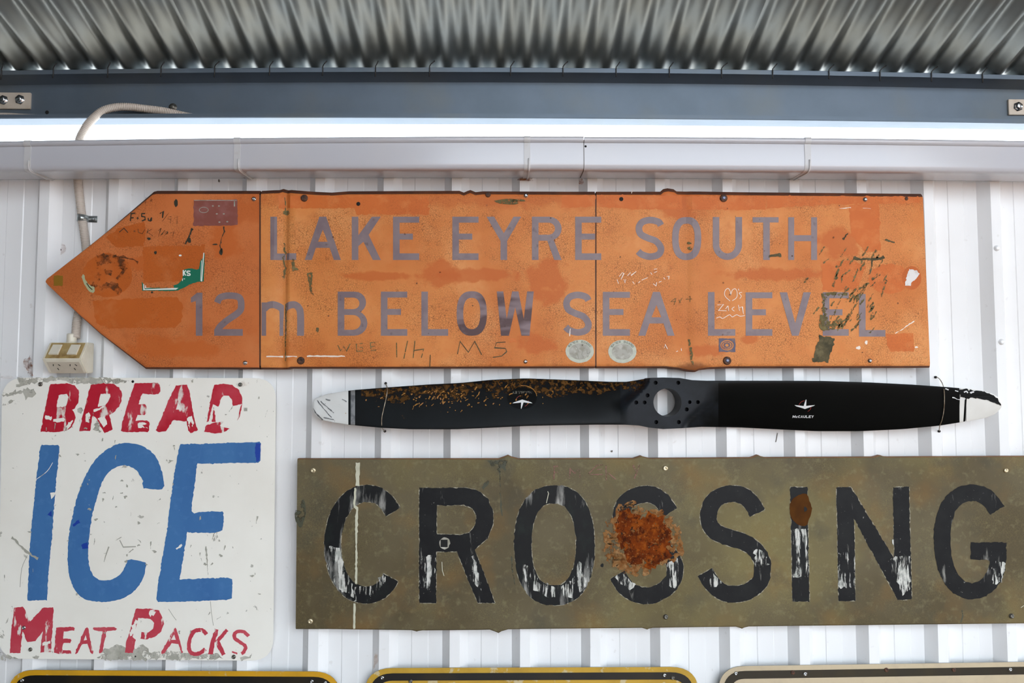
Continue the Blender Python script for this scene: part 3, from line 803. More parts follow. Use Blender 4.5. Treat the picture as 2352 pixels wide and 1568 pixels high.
# white scratched writing
C6b = lambda pts: K(1380, 590, 6.03, pts)
gs([C6b([(225, 310), (245, 370)]), C6b([(255, 270), (300, 215), (320, 225), (280, 310)]), C6b([(320, 310), (335, 360), (345, 310)]), C6b([(370, 260), (410, 215), (420, 255), (490, 200)]), C6b([(440, 340), (465, 375)]), C6b([(520, 360), (545, 335)]), C6b([(565, 320), (650, 285)]), C6b([(690, 215), (710, 245)]), C6b([(735, 170), (780, 165)]), C6b([(740, 215), (780, 200)]),
    C6b([(725, 370), (765, 400), (775, 350)]), C6b([(805, 350), (840, 335)]), C6b([(870, 285), (890, 310)]), C6b([(915, 270), (945, 265), (940, 310)])], 1.3, 'scratchwhite')
gs([crom(C6b([(1790, 610), (1720, 540), (1720, 470), (1760, 435), (1790, 470), (1800, 520), (1820, 460), (1860, 440), (1885, 480), (1880, 560), (1820, 605)]), 5), crom(C6b([(1955, 490), (1915, 500), (1945, 540), (1925, 575)]), 4), C6b([(1905, 440), (1912, 465)]),
    C6b([(1615, 665), (1700, 655), (1630, 740), (1740, 745)]), crom(C6b([(1730, 720), (1760, 680), (1770, 745)]), 4), crom(C6b([(1850, 690), (1815, 720), (1850, 750)]), 4), C6b([(1905, 665), (1920, 745)]), C6b([(1920, 700), (1960, 690), (1975, 790)]), crom(C6b([(1600, 845), (1650, 830), (1690, 850), (1780, 800), (1820, 830), (1880, 800), (1930, 820), (1995, 810)]), 4),
    C6b([(880, 1260), (890, 1210), (925, 1275)]), C6b([(1045, 1310), (1070, 1300)]), C6b([(1115, 1265), (1120, 1300)])], 1.4, 'scratchwhite')
gs([C6b([(1035, 570), (970, 620), (1045, 615)]), C6b([(1040, 575), (1015, 665)]), C6b([(1080, 590), (1110, 635)]), C6b([(1130, 565), (1085, 640)]), C6b([(1235, 540), (1180, 585), (1265, 580)]), C6b([(1240, 540), (1235, 620)])], 1.3, 'olive_thin')
od('scratch', [[rough(stroke(C7([(1375, 1140), (1440, 1100), (1520, 1048)]), 1.6), .5, 4)], [blob(*C7([(1535, 1245)])[0], 4, 2)], [blob(*C7([(1095, 1250)])[0], 5, 4)], [blob(*C7([(1155, 1210)])[0], 3, 5)], [rough(stroke(C7([(955, 195), (1000, 190), (1040, 185)]), 1.5), .6, 4)], [rough(stroke(C7([(1130, 190), (1190, 195)]), 1.2), .5, 4)], [rough(stroke([(1310, 755), (1308, 772)], 2), .4, 4)], [rough(stroke([(1453, 437), (1450, 444)], 1.4), .3, 3)]], 'scratchwhite', 4)
# oval grey stickers
def text_ring(txt, cx, cy, rx, ry, a0, a1, h, m, k):
    shapes = []
    n = len(txt)
    for i, ch in enumerate(txt):
        if ch == ' ': continue
        t = R_(a0 + (a1 - a0) * i / (n - 1))
        x, y = cx + rx * math.cos(t), cy + ry * math.sin(t)
        ux, uy = math.cos(t), math.sin(t)
        g = {'W': gW, 'A': gA, 'T': gT, 'E': gE, 'R': gR, 'B': gB, 'O': gO, 'D': lambda *q: gO(*q, e=3)}[ch]
        for loops in g(-h * .42, h * .42, -h / 2, h / 2, h * .2):
            shapes.append([[(x - px_ * uy - py_ * ux, y + px_ * ux - py_ * uy) for px_, py_ in lp] for lp in loops])
    od('sticker_print', [[[(q[0], q[1]) for q in lp] for lp in s] for s in shapes], m, k)
for (cx, cy) in ((1331.5, 806.5), (1429.5, 807)):
    od('oval_sticker', [[rough(ell(cx, cy, 32.5, 26.5, 48), .25, 3)]], 'greyring', 3, 'weathered grey oval sticker')
    od('sticker_centre', [[rough(ell(cx, cy + .5, 24.5, 18.5, 40), .3, 3)]], 'greysticker', 4)
    text_ring('WATER BOARD', cx, cy, 28.4, 22.4, -148, -32, 5.2, 'greyprint', 5)
od('graffiti', [[stroke(K(1280, 760, 11.76, p), .9)] for p in ([(485, 400), (540, 450), (580, 570)], [(545, 620), (570, 740)], [(690, 530), (660, 640), (715, 715)], [(800, 530), (815, 620), (890, 570)])], 'greyprint', 5)
# navy patterned square
od('square_sticker', [[rough(rect(1651, 777, 1689, 808), .4, 4), ell(1670, 792.5, 15.5, 12, 30)], [ell(1670, 792.5, 12.5, 9.6, 26), ell(1670, 792.5, 10.8, 8, 26)]] +
   [[ell(1670 + 6 * math.cos(a), 792.5 + 5 * math.sin(a), 2.2, 2.0, 10)] for a in [i * math.pi / 4 for i in range(8)]], 'navy', 3, 'faded navy square sticker with a flower pattern')
for k, x, y, s in (('silver', 583, 457, 1), ('silver', 563, 833, .95), ('silver', 1208, 449, .95), ('silver', 1207, 830, .9), ('silver', 1987, 458, 1), ('silver', 1998, 828, .95),
                   ('rustplain', 699, 455, 1), ('rustplain', 691, 828, 1.05), ('hole', 823, 468, .9), ('rustplain', 1121, 447, .75), ('hole', 1427, 457, .95), ('rusty', 1662, 455, .95), ('rusty', 1670, 828, 1.0), ('rustplain', 2082, 456, .5)):
    fast(k, x, y, YO - .0006, osign, s)

# ------------------------------------------------------------------ hand-painted ice sign
M['icewhite'] = mat('chipped_white_enamel', '#F2EEE4', .45, layers=[('#E6E0D4', 4, .45, .7, .6), ('#A9A599', 26, .665, .69, .9), ('#9C988C', 75, .70, .72, .8)])
M['bare'] = mat('bare_grey_metal_patch', '#A9A69A', .6, layers=[('#C4C0B4', 60, .45, .6, .7), ('#8E8A7C', 30, .5, .7, .5)], alpha=(50, .38, .5, 1.0))
M['blue'] = mat('brushed_blue_paint', '#4272A6', .5, spec=.3, layers=[('#38669C', 12, .45, .7, .7, (1, 1, .4)), ('#5280B4', 50, .55, .75, .5), ('#D8DAD8', 55, .715, .74, .9)])
M['bluedark'] = mat('thick_blue_paint', '#1C3F9C', .4)
M['red'] = mat('brushed_red_paint', '#B91A30', .42, layers=[('#C94A58', 10, .45, .72, .7), ('#E6DED4', 22, .585, .63, .95, (1.6, 1, .55)), ('#A81428', 40, .5, .7, .5)])
M['redpale'] = mat('thin_red_paint', '#BE3A4A', .45, layers=[('#CE5C66', 10, .45, .72, .7), ('#E6DED4', 30, .60, .64, .95, (1.6, 1, .55))])
YI = -0.0335
isign = thing('painted_sign', unp(315, 1512, YI), 'white hand-painted sign reading BREAD ICE MEAT PACKS below the outlet', 'sign')
def roundrect(tl, tr, br, bl, r, n=8):
    out = []
    C = [tl, tr, br, bl]
    for i in range(4):
        p = Vector(C[i]); a = (Vector(C[i - 1]) - p).normalized(); b = (Vector(C[(i + 1) % 4]) - p).normalized()
        p0, p1 = p + a * r, p + b * r
        for k in range(n + 1):
            t_ = k / n
            q = p0 * (1 - t_) ** 2 + p * 2 * t_ * (1 - t_) + p1 * t_ ** 2
            # push towards a circular corner
            out.append((q.x, q.y))
    return out
def slab(name, loop, Yf, Yb, m, parent, medge=None):
    P = [unp(x, y, Yf) for x, y in loop]
    n = len(P)
    v = [tuple(p) for p in P] + [(p.x, Yb, p.z) for p in P]
    f = [tuple(range(n)), tuple(range(n, 2 * n))[::-1]] + [(k, n + k, n + (k + 1) % n, (k + 1) % n) for k in range(n)]
    fm = [0, 1] + [1] * n
    o = mesh(name, v, f, m, parent, mats=[medge or m], fm=fm)
    return fixn(o)
slab('board', roundrect((5, 867), (634, 868), (627, 1517), (-4, 1512), 52), YI, YI + .0018, M['icewhite'], isign)
def mk(sign, Y, stufflim=3):
    def f(name, shapes, m, k=1, label=None):
        if name in SPLIT and 1 < len(shapes) < 30:
            for sh in shapes: f(name, [sh], m, k, label)
            return
        o = decal(name, shapes, Y - .00028 * k, M[m], sign)
        if label: o['label'] = label
        if len(shapes) > stufflim: o['kind'] = 'stuff'
        return o
    return f
di = mk(isign, YI, 5)
I1 = lambda pts: K(0, 850, 3.5636, pts)
I2 = lambda pts: K(0, 1180, 3.5636, pts)
ra = lambda l: rough(l, .55, 4)
di('letter', [[ra(I1([(412, 112), (560, 108), (610, 125), (643, 165), (648, 215), (640, 270), (610, 310), (590, 325), (612, 350), (617, 390), (605, 430), (575, 475), (530, 498), (470, 505), (332, 502), (345, 440), (365, 330), (388, 220)])),
               ra(I1([(480, 205), (500, 195), (545, 195), (560, 215), (555, 250), (540, 290), (510, 302), (465, 300), (470, 250)])), ra(I1([(435, 400), (460, 395), (520, 388), (535, 400), (520, 418), (470, 425), (435, 420)]))]], 'red', 2)
di('letter', [[ra(I1([(745, 118), (850, 108), (930, 112), (975, 140), (1000, 190), (995, 250), (975, 300), (930, 345), (895, 365), (910, 430), (922, 485), (855, 515), (830, 470), (790, 390), (760, 375), (745, 440), (735, 497), (650, 497), (670, 400), (700, 280), (722, 190)])),
               ra(I1([(825, 195), (900, 190), (905, 215), (890, 250), (860, 285), (800, 300), (810, 250)]))]], 'red', 2)
di('letter', [[ra(I1([(1105, 105), (1290, 103), (1310, 115), (1313, 175), (1295, 197), (1170, 195), (1150, 215), (1135, 280), (1185, 278), (1198, 300), (1195, 350), (1180, 368), (1125, 365), (1110, 412), (1200, 410), (1225, 425), (1222, 490), (1205, 505), (1010, 505), (990, 495), (1000, 430), (1045, 280), (1080, 170)]))]], 'red', 2)
di('letter', [[ra(I1([(1440, 125), (1530, 118), (1545, 150), (1560, 230), (1580, 350), (1600, 430), (1620, 490), (1560, 515), (1540, 490), (1525, 415), (1415, 410), (1390, 450), (1360, 500), (1290, 505), (1275, 490), (1320, 390), (1390, 220)])), I1([(1458, 262), (1483, 322), (1440, 322)])]], 'red', 2)
di('letter', [[ra(I1([(1755, 118), (1830, 110), (1900, 122), (1955, 160), (1985, 230), (1983, 275), (1905, 290), (1898, 240), (1870, 207), (1830, 207), (1808, 240), (1790, 300), (1740, 275), (1720, 270), (1735, 190)]))],
              [ra(I1([(1722, 268), (1742, 275), (1708, 420), (1690, 425)]))], [ra(I1([(1672, 500), (1685, 450), (1750, 430), (1830, 420), (1800, 455), (1880, 478), (1840, 505), (1760, 517)]))], [ra(I1([(1973, 285), (1985, 275), (1965, 370), (1942, 412)]))], [ra(I1([(1745, 330), (1754, 325), (1768, 420), (1735, 425)]))]], 'red', 2)
# dry-brush breaks in the red letters
for sh in ([(548, 490), (590, 440), (600, 400), (560, 430), (535, 470)], [(700, 360), (720, 345), (740, 360), (725, 430), (700, 425)], [(800, 390), (860, 380), (880, 440), (850, 470), (820, 430)], [(1125, 430), (1190, 425), (1220, 445), (1150, 455), (1215, 470), (1130, 475)], [(1530, 390), (1570, 375), (1590, 430), (1575, 470), (1560, 420), (1550, 480)], [(375, 370), (425, 380), (420, 405), (375, 400)], [(770, 320), (850, 290), (860, 300), (790, 335), (765, 340)]):
    di('paint_wear', [[rough(I1(sh), 1.0, 3)]], 'icewhite', 3)
di('letter', [[ra([(92.6, 1024), (96.8, 1021.7), (133.3, 1021.7), (136.7, 1025.4), (133.3, 1068.9), (129, 1102.5), (123.5, 1172.7), (119.3, 1236), (112, 1306), (108, 1378), (63, 1378.7), (66, 1306), (70, 1236), (75, 1180), (84, 1094), (89, 1055)])]], 'blue', 2)
cpts = [(331, 1120.8), (373, 1122.7), (375.5, 1102.5), (370, 1074.5), (356, 1046), (334, 1026.8), (308.7, 1018.4), (286, 1017), (261, 1022.6), (230, 1043.6), (207.6, 1071.7), (188, 1111), (175, 1147.5), (165.6, 1190), (160.5, 1212), (155.7, 1264), (157, 1309), (165.6, 1342.8), (179.6, 1365), (202, 1378), (233, 1381.5), (261, 1379.8), (289, 1370.8), (311.5, 1354), (327, 1331.5), (334.5, 1303.5), (332.5, 1290.8), (297.4, 1284.4),
        (290.4, 1292), (283.4, 1309), (266.6, 1326), (238.5, 1333), (218.9, 1326), (206, 1303.5), (202, 1264), (206, 1222), (212.7, 1180), (221.7, 1147.4), (233, 1111), (249.7, 1083), (269.4, 1071.7), (286, 1068), (306, 1074.5), (320, 1088.5), (328, 1105)]
di('letter', [[ra(crom(cpts, 2, closed=True))]], 'blue', 2)
di('letter', [[ra([(415, 1019.8), (595, 1015), (599, 1018.4), (597.7, 1057.6), (593.5, 1062), (452.3, 1064.7), (449, 1102.5), (439, 1172.7), (446, 1179), (457, 1175), (510.7, 1174), (514, 1178), (514, 1194), (510.7, 1218), (494, 1223.5), (430, 1222.6), (423.7, 1264), (412.5, 1330), (522, 1326), (533.7, 1330), (533, 1373.6), (527.5, 1376.4), (421, 1381.5), (363.4, 1381.5), (358.6, 1376.4), (362, 1345.6), (371.8, 1286.6), (383, 1222), (390, 1158.7), (401, 1083), (411, 1029.6)])]], 'blue', 2)
for sh in ([(588, 1018), (598, 1019), (597, 1058), (590, 1060), (585, 1040)], [(166, 1205), (182, 1191), (184, 1200), (168, 1210)], [(186, 1251), (200, 1245), (203, 1258), (190, 1260)], [(112, 1178), (118, 1172), (120, 1186), (108, 1182)]):
    di('thick_paint', [[rough(sh, .6, 4)]], 'bluedark', 3)
for L_, m_ in (([[(115, 770), (185, 757), (205, 780), (245, 880), (345, 775), (360, 766), (435, 765), (440, 790), (428, 960), (415, 1130), (328, 1132), (340, 1035), (350, 960), (290, 1040), (222, 1048), (185, 960), (165, 1138), (80, 1138), (88, 1000), (105, 850)]], 'redpale'),
               ([[(462, 928), (600, 922), (613, 935), (605, 955), (520, 960), (515, 1020), (580, 1020), (587, 1035), (575, 1052), (515, 1055), (512, 1112), (580, 1118), (583, 1140), (480, 1143), (442, 1135), (450, 1040)]], 'redpale'),
               ([[(695, 935), (715, 925), (725, 940), (740, 1030), (762, 1125), (760, 1145), (745, 1143), (715, 1060), (672, 1065), (635, 1135), (620, 1147), (613, 1140), (650, 1050)], [(702, 990), (712, 1030), (685, 1035)]], 'redpale'),
               ([[(765, 928), (945, 925), (955, 938), (945, 952), (875, 957), (850, 1060), (838, 1130), (815, 1140), (810, 1130), (825, 1040), (840, 960), (770, 952), (757, 940)]], 'redpale'),
               ([[(1110, 775), (1240, 775), (1300, 790), (1335, 850), (1343, 900), (1320, 960), (1270, 1005), (1190, 1028), (1150, 1018), (1160, 965), (1210, 970), (1255, 940), (1262, 890), (1235, 858), (1170, 852), (1130, 850), (1110, 940), (1085, 1005), (1110, 1030), (1100, 1100), (1085, 1138), (1022, 1135), (1035, 1040), (1060, 970), (1090, 850)]], 'redpale'),
               ([[(1420, 945), (1435, 930), (1445, 945), (1470, 1030), (1498, 1130), (1485, 1140), (1460, 1065), (1405, 1058), (1345, 1140), (1325, 1145), (1320, 1130), (1370, 1040)], [(1425, 985), (1440, 1030), (1400, 1030)]], 'redpale')):
    di('letter', [[rough(I2(lp), .5, 4) if len(lp) > 4 else I2(lp) for lp in L_]], m_, 2)
di('letter', [[rough(I2(stroke([(1690, 985), (1660, 955), (1620, 948), (1580, 970), (1553, 1030), (1545, 1090), (1560, 1130), (1600, 1148), (1650, 1130), (1680, 1105)], 32, 4)), .5, 4)]], 'redpale', 2)
di('letter', [[rough(I2(stroke([(1775, 942), (1740, 1050), (1722, 1148)], 36)), .5, 4)], [rough(I2(stroke([(1858, 948), (1768, 1055)], 28)), .5, 4)], [rough(I2(stroke([(1775, 1042), (1832, 1152)], 34)), .5, 4)]], 'redpale', 2)
di('letter', [[rough(I2(stroke([(2035, 1000), (1995, 965), (1950, 960), (1918, 985), (1930, 1025), (1985, 1060), (2010, 1090), (1995, 1130), (1975, 1142)], 28, 4)), .5, 4)], [rough(I2(stroke([(1898, 1128), (1945, 1142)], 12)), .6, 3)]], 'redpale', 2)
for sh in ([(1225, 790), (1260, 775), (1270, 820), (1235, 845), (1222, 825)], [(1060, 980), (1110, 860), (1130, 870), (1090, 990), (1065, 1005)], [(350, 1050), (410, 1040), (412, 1060), (350, 1075)]):
    di('paint_wear', [[rough(I2(sh), 1.2, 3)]], 'icewhite', 3)
# bare patches and chips
for sh in ([(40, 868), (120, 866), (190, 868), (270, 868), (300, 876), (240, 882), (180, 880), (150, 874), (80, 878), (40, 890)], [(52, 895), (76, 892), (82, 908), (62, 916)], [(6, 905), (60, 890), (50, 900), (10, 915)], [(6, 922), (35, 919), (8, 932)],
           [(225, 1510), (240, 1492), (270, 1480), (300, 1492), (330, 1478), (345, 1500), (400, 1492), (440, 1502), (500, 1500), (510, 1514), (230, 1515)], [(560, 1505), (580, 1503), (575, 1512), (552, 1515)], [(0, 1445), (10, 1450), (8, 1470), (0, 1462)], [(8, 1430), (20, 1418), (14, 1432)], [(0, 1500), (20, 1505), (40, 1512), (0, 1513)],
           [(218, 971), (232, 968), (228, 988), (214, 986)], [(176, 938), (190, 936), (188, 948), (178, 947)]):
    di('bare_patch', [[rough(sh, 2.2, 5)]], 'bare', 1)
cs = []
for (cx, cy, sx, sy, n) in ((255, 1140, 40, 30, 12), (310, 1230, 40, 40, 16), (480, 1250, 30, 35, 14), (200, 1040, 30, 40, 10), (385, 1060, 10, 30, 6), (40, 1300, 30, 80, 8), (600, 1270, 15, 60, 5), (520, 920, 60, 30, 6), (100, 1000, 60, 30, 6), (450, 1420, 90, 20, 5)):
    for _ in range(n):
        x, y = RND.gauss(cx, sx), RND.gauss(cy, sy)
        if 8 < x < 620:
            if RND.random() < .5: cs.append([blob(x, y, RND.uniform(1, 4.5), RND.uniform(1, 4), 9, .5)])
            else:
                a = RND.gauss(1.8, .5); L = RND.uniform(5, 18)
                cs.append([rough(stroke([(x, y), (x + L * math.cos(a), y + L * math.sin(a))], RND.uniform(1, 3.2), w2=.6), .5, 3)])
M['chipgrey'] = mat('grey_paint_chip', '#A5A295', .6)
tag(di('paint_chips', cs, 'chipgrey', 1), kind='stuff')
di('scratch', [[rough(stroke([(27, 1233), (45, 1250), (68, 1272), (86, 1283)], 5, 4), 1.0, 4)], [stroke([(63, 1275), (50, 1305), (46, 1348)], 1.3, 4)], [rough(stroke([(473, 1254), (476, 1290), (478, 1320)], 4, w2=1), .7, 4)], [stroke([(483, 1380), (486, 1410), (490, 1436)], 1.2)], [stroke([(387, 1398), (398, 1415), (405, 1424)], 1.2)], [stroke([(250, 1255), (242, 1278), (239, 1290)], 3, w2=1.2)], [stroke([(275, 1240), (283, 1256), (312, 1255)], 2.2)]], 'chipgrey', 3)
di('scratch', [[stroke([(121, 1062), (108, 1082), (84, 1100), (60, 1116)], 1.3, 4)], [rough(ell(121, 1136, 7, 7, 7), 1.5, 4)], [rough(stroke([(405, 1261), (418, 1251)], 4), .6, 3)]], 'icewhite', 3)
di('stain', [[blob(557, 880, 14, 9)]], 'rustsoft', 3)
for k, x, y, s in (('dull', 93, 882, .8), ('hole', 305, 876, .6), ('dull', 552, 883, .75), ('rivet', 55, 1441, .9), ('dull', 70, 1491, .7), ('dull', 537, 1508, .75), ('hole', 311, 1507, .35)):
    fast(k, x, y, YI - .0006, isign, s)
di('square_hole', [[rect(560, 936, 568, 944)]], 'bare', 3)

# ------------------------------------------------------------------ crossing sign
M['khaki'] = mat('weathered_khaki_film', '#625841', .55, spec=.2, layers=[('#50452F', 3.2, .42, .62, .85), ('#786C44', 2.2, .48, .66, .8), ('#7C5E34', 6, .52, .72, .6), ('#48453A', 8, .56, .74, .6), ('#8A8260', 60, .55, .75, .35)], crack=('#8A8050', 150, .05, .35), bump=(140, .06, (1, 1, 1)))
M['khakiedge'] = mat('rusty_khaki_edge', '#6A4A30', .65, layers=[('#8A5E38', 15, .4, .65, .7)])
M['black'] = mat('worn_black_letter_film', '#0E0F11', .5, spec=.2, layers=[('#1C1D1D', 18, .45, .7, .7), ('#B9B6AC', 16, .62, .76, .75, (2.2, 1, .5), 8.0), ('#A8A69C', 120, .68, .74, .6)])
M['blackworn'] = mat('scuffed_black_letter_film', '#111213', .5, spec=.2, layers=[('#C9C6BE', 12, .56, .74, .8, (2.4, 1, .45), 9.0), ('#1C2420', 25, .5, .7, .6), ('#121314', 30, .52, .64, .8, (3, 1, .7))])
M['letteredge'] = mat('pale_cut_film_edge', '#B0A994', .6, alpha=(60, .42, .58, .75))
M['rustdeep'] = mat('deep_flaking_rust', '#6E300E', .95, spec=.1, layers=[('#401A0C', 28, .42, .62, .9), ('#8E4816', 60, .5, .64, .8, (1, 1, 1), 8.0), ('#2E140A', 90, .56, .66, .7), ('#A06838', 160, .6, .68, .6)], bump=(160, .9, (1, 1, 1)), alpha=(75, .34, .40, 1.0))
M['rustpale'] = mat('pale_rust_fringe', '#86603A', .95, spec=.1, layers=[('#9C7A54', 90, .5, .62, .8), ('#6A3C18', 60, .46, .62, .8)], alpha=(80, .44, .50, 1.0))
M['brownspot'] = mat('brown_spot', '#52300F', .8, spec=.1, layers=[('#3E220C', 30, .42, .65, .6)])
M['cream_tape'] = mat('cream_paint_line', '#C4C1AA', .6, layers=[('#A8A58C', 40, .5, .7, .5)])
M['pinkchalk'] = mat('pink_chalk', '#8E665A', .8, alpha=(60, .3, .6, .8))
M['darkstain'] = mat('dark_green_stain', '#40402E', .6, alpha=(40, .42, .52, 1.0))
YC = -0.050
csign = thing('crossing_sign', unp(1530, 1440, YC), 'long khaki sign reading CROSSING in worn black letters below the propeller', 'sign')
def ears(base, es):
    out = []
    for x, d, w in es: out += [(x - w, 0), (x - w * .4, d * .55), (x, d), (x + w * .35, d * .5), (x + w * 1.1, 0)]
    xs = sorted(set([p for p, _ in base] + [p for p, _ in out]))
    return [(x, interp(base, x) + (interp(out, x) if out[0][0] <= x <= out[-1][0] else 0)) for x in xs]
CTOP = ears([(683, 1053), (1200, 1053), (1500, 1052), (1800, 1050), (2430, 1047)], [(1167, -8, 22), (1473, -6, 18), (1742, -6, 16), (2023, -4, 14)])
CBOT = ears([(679, 1445), (760, 1445), (980, 1448), (1100, 1447), (1200, 1445), (1500, 1442), (1800, 1438), (2430, 1431)], [(957, 3, 12), (1145, 8, 20), (1487, 4, 12), (1705, 5, 14)])
def csheet():
    vr = [0, .004, .010, .02, .1, .3, .5, .7, .9, .98, .992, 1]
    pxs = cols(0, 1, [])
    xs = sorted(set([p for p, _ in CTOP] + [p for p, _ in CBOT] + list(range(683, 2431, 60)) + [2430, 683]))
    xs = [x for x in xs if x >= 683]
    v, f, fm = [], [], []
    n = len(vr)
    for px in xs:
        yt, yb = interp(CTOP, px), interp(CBOT, px)
        for q in vr:
            xx = px - 4 * q * (1 - sstep((px - 683) / 300.))
            p = unp(xx, yt + (yb - yt) * q, YC)
            d = .003 * (max(0, .01 - q) / .01) ** 2 + .003 * (max(0, q - .99) / .01) ** 2
            v.append((p.x, p.y + d, p.z))
    C = len(xs)
    for i in range(C - 1):
        for k in range(n - 1):
            f.append((i * n + k, i * n + k + 1, (i + 1) * n + k + 1, (i + 1) * n + k)); fm.append(1 if k < 1 else 0)
    loop = [i * n for i in range(C)] + [(C - 1) * n + k for k in range(1, n)] + [i * n + n - 1 for i in range(C - 2, -1, -1)] + [k for k in range(n - 2, 0, -1)]
    b0 = len(v)
    for i in loop: v.append((v[i][0], -.031, v[i][2]))
    Ln = len(loop)
    for k in range(Ln):
        f.append((loop[k], loop[(k + 1) % Ln], b0 + (k + 1) % Ln, b0 + k)); fm.append(1)
    f.append(tuple(b0 + k for k in range(Ln))); fm.append(1)
    o = mesh('panel', v, f, M['khaki'], csign, mats=[M['khakiedge']], fm=fm)
    fixn(o); return autosmooth(o, 35)
csheet()
dc = mk(csign, YC)
A6 = lambda p: K(660, 1030, 2.915, p); A7 = lambda p: K(1200, 1030, 2.915, p); A8 = lambda p: K(1752, 1030, 2.915, p)
rc = lambda l: rough(l, .7, 5)
Cc = stroke(A6([(708, 424), (668, 362), (610, 316), (530, 300), (450, 320), (385, 375), (335, 460), (308, 570), (303, 650), (312, 740), (340, 840), (390, 920), (450, 965), (530, 980), (610, 960), (665, 910), (693, 862)]), 38.5, 5)
Rr = [A6([(883, 262), (1190, 262), (1270, 275), (1340, 330), (1378, 420), (1378, 510), (1340, 600), (1255, 675), (1390, 1033), (1275, 1033), (1135, 690), (998, 690), (995, 1033), (883, 1033)]), A6([(1000, 380), (1180, 378), (1240, 400), (1265, 450), (1260, 510), (1220, 560), (1170, 575), (1000, 572)])]
Oo = [ell(1273.5, 1252, 92.5, 138, 44, 2.35), ell(1271.7, 1250, 51, 94.5, 44, 2.35)]
S1 = stroke(A7([(990, 428), (945, 362), (900, 322), (835, 304), (750, 320), (692, 362), (660, 430), (668, 500), (700, 560), (780, 610), (880, 650), (960, 690), (1010, 750), (1022, 820), (1000, 890), (940, 950), (860, 982), (770, 975), (690, 930), (637, 845)]), 38, 4)
S2 = stroke(A7([(1572, 432), (1540, 370), (1480, 317), (1410, 302), (1330, 318), (1270, 365), (1245, 440), (1255, 510), (1300, 560), (1380, 595), (1470, 620), (1550, 670), (1600, 740), (1608, 810), (1590, 890), (1520, 950), (1430, 974), (1340, 960), (1270, 905), (1223, 826)]), 38, 4)
Ii = A8([(183, 257), (297, 257), (303, 520), (313, 1022), (198, 1022), (190, 520)])
Nn = A8([(492, 257), (590, 257), (880, 735), (872, 257), (980, 255), (990, 700), (998, 1010), (905, 1013), (612, 470), (620, 1018), (508, 1020), (500, 600)])
Gg = stroke(A8([(1570, 415), (1525, 350), (1460, 305), (1390, 294), (1310, 320), (1245, 390), (1210, 490), (1200, 600), (1210, 720), (1240, 830), (1300, 915), (1380, 952), (1460, 942), (1530, 885), (1568, 800), (1576, 690)]), 38, 4)
Gb = A8([(1392, 628), (1600, 626), (1630, 632), (1632, 745), (1530, 745), (1392, 740)])
def cl(loops, m='black'):
    v, f = [], []
    for lp in loops:
        for a, b in zip(lp, lp[1:] + lp[:1]):
            q = stroke([a, b], 2.4); n_ = len(v)
            v += [unp(x, y, YC - .0004) for x, y in q]; f.append((n_, n_ + 1, n_ + 2, n_ + 3))
    mesh('letter_edge', v, f, M['letteredge'], csign)['kind'] = 'stuff'
    return dc('letter', [[rc(lp) for lp in loops]], m, 2)
cl([Cc], 'blackworn'); cl(Rr); cl(Oo, 'blackworn'); cl([S1]); cl([S2]); cl([Ii], 'blackworn'); cl([Nn]);
dc('letter', [[rc(Gg)], [rc(Gb)]], 'black', 2)
# scuffs over the lower halves of the letters
M['scuffwhite'] = mat('white_scuffing', '#C8C6BE', .7, layers=[('#8E9088', 60, .45, .6, .7)], alpha=(30, .50, .575, 1.0, (2.8, 1, .45)))
for lp in (A6([(260, 660), (350, 660), (372, 760), (430, 890), (440, 1000), (340, 940), (275, 820)]), A6([(450, 930), (530, 925), (640, 850), (670, 870), (600, 960), (530, 1030), (450, 1020)]), A6([(890, 720), (985, 700), (985, 950), (890, 930)]), A6([(1170, 730), (1250, 720), (1290, 860), (1300, 960), (1230, 880)]),
           A6([(1540, 760), (1640, 780), (1680, 880), (1640, 930), (1570, 860)]), A7([(10, 790), (60, 800), (110, 890), (240, 930), (330, 880), (380, 760), (470, 800), (430, 920), (330, 1000), (150, 990), (40, 920)]), A7([(610, 860), (680, 840), (760, 910), (720, 940)]), A7([(960, 770), (1060, 720), (1075, 830), (1020, 940), (960, 900), (980, 820)]), A7([(1550, 680), (1610, 680), (1650, 780), (1560, 790)]), A7([(1200, 850), (1270, 830), (1330, 900), (1270, 930)]),
           A8([(195, 540), (300, 540), (308, 860), (200, 860)]), A8([(510, 700), (615, 690), (618, 930), (510, 930)]), A8([(850, 730), (985, 720), (992, 940), (930, 990)]), A8([(1540, 760), (1625, 760), (1600, 900), (1540, 900)])):
    dc('scuff', [[rough(lp, 2, 6)]], 'scuffwhite', 3)
# pale vertical paint line, rust, stains
dc('paint_line', [[rough([(817, 1062), (827, 1062), (825, 1115), (817, 1115)], .5, 5)], [rough([(814, 1120), (818, 1120), (816, 1160), (823, 1165), (821, 1250), (820, 1340), (815, 1340), (817, 1250), (815, 1200), (818, 1170), (811, 1165)], .6, 5)], [rough([(812, 1385), (817, 1385), (816, 1444), (811, 1444)], .5, 5)]], 'cream_tape', 4, 'pale cream vertical paint line')
dc('rust_patch', [[rough(blob(1472, 1240, 84, 86, 40, .16), 2.5, 5)]], 'rustpale', 4)
dc('rust_patch', [[rough(A7([(640, 430), (700, 400), (760, 440), (800, 480), (850, 420), (930, 450), (990, 540), (1000, 600), (960, 680), (1000, 720), (900, 770), (860, 830), (800, 760), (730, 790), (680, 700), (640, 620), (620, 520)]), 3, 5)]], 'rustdeep', 5, 'dark orange-brown rust blister')
for q_ in ((1415, 1285, 18, 16), (1405, 1240, 14, 10), (1450, 1165, 20, 14)): dc('rust_patch', [[blob(*q_)]], 'rustpale', 4)
dc('rust_spot', [[rough(crom(A8([(180, 400), (195, 345), (240, 310), (292, 303), (312, 350), (330, 400), (312, 470), (290, 515), (240, 510), (192, 465)]), 4, closed=True), .4, 4)]], 'brownspot', 4, 'round brown rust spot')
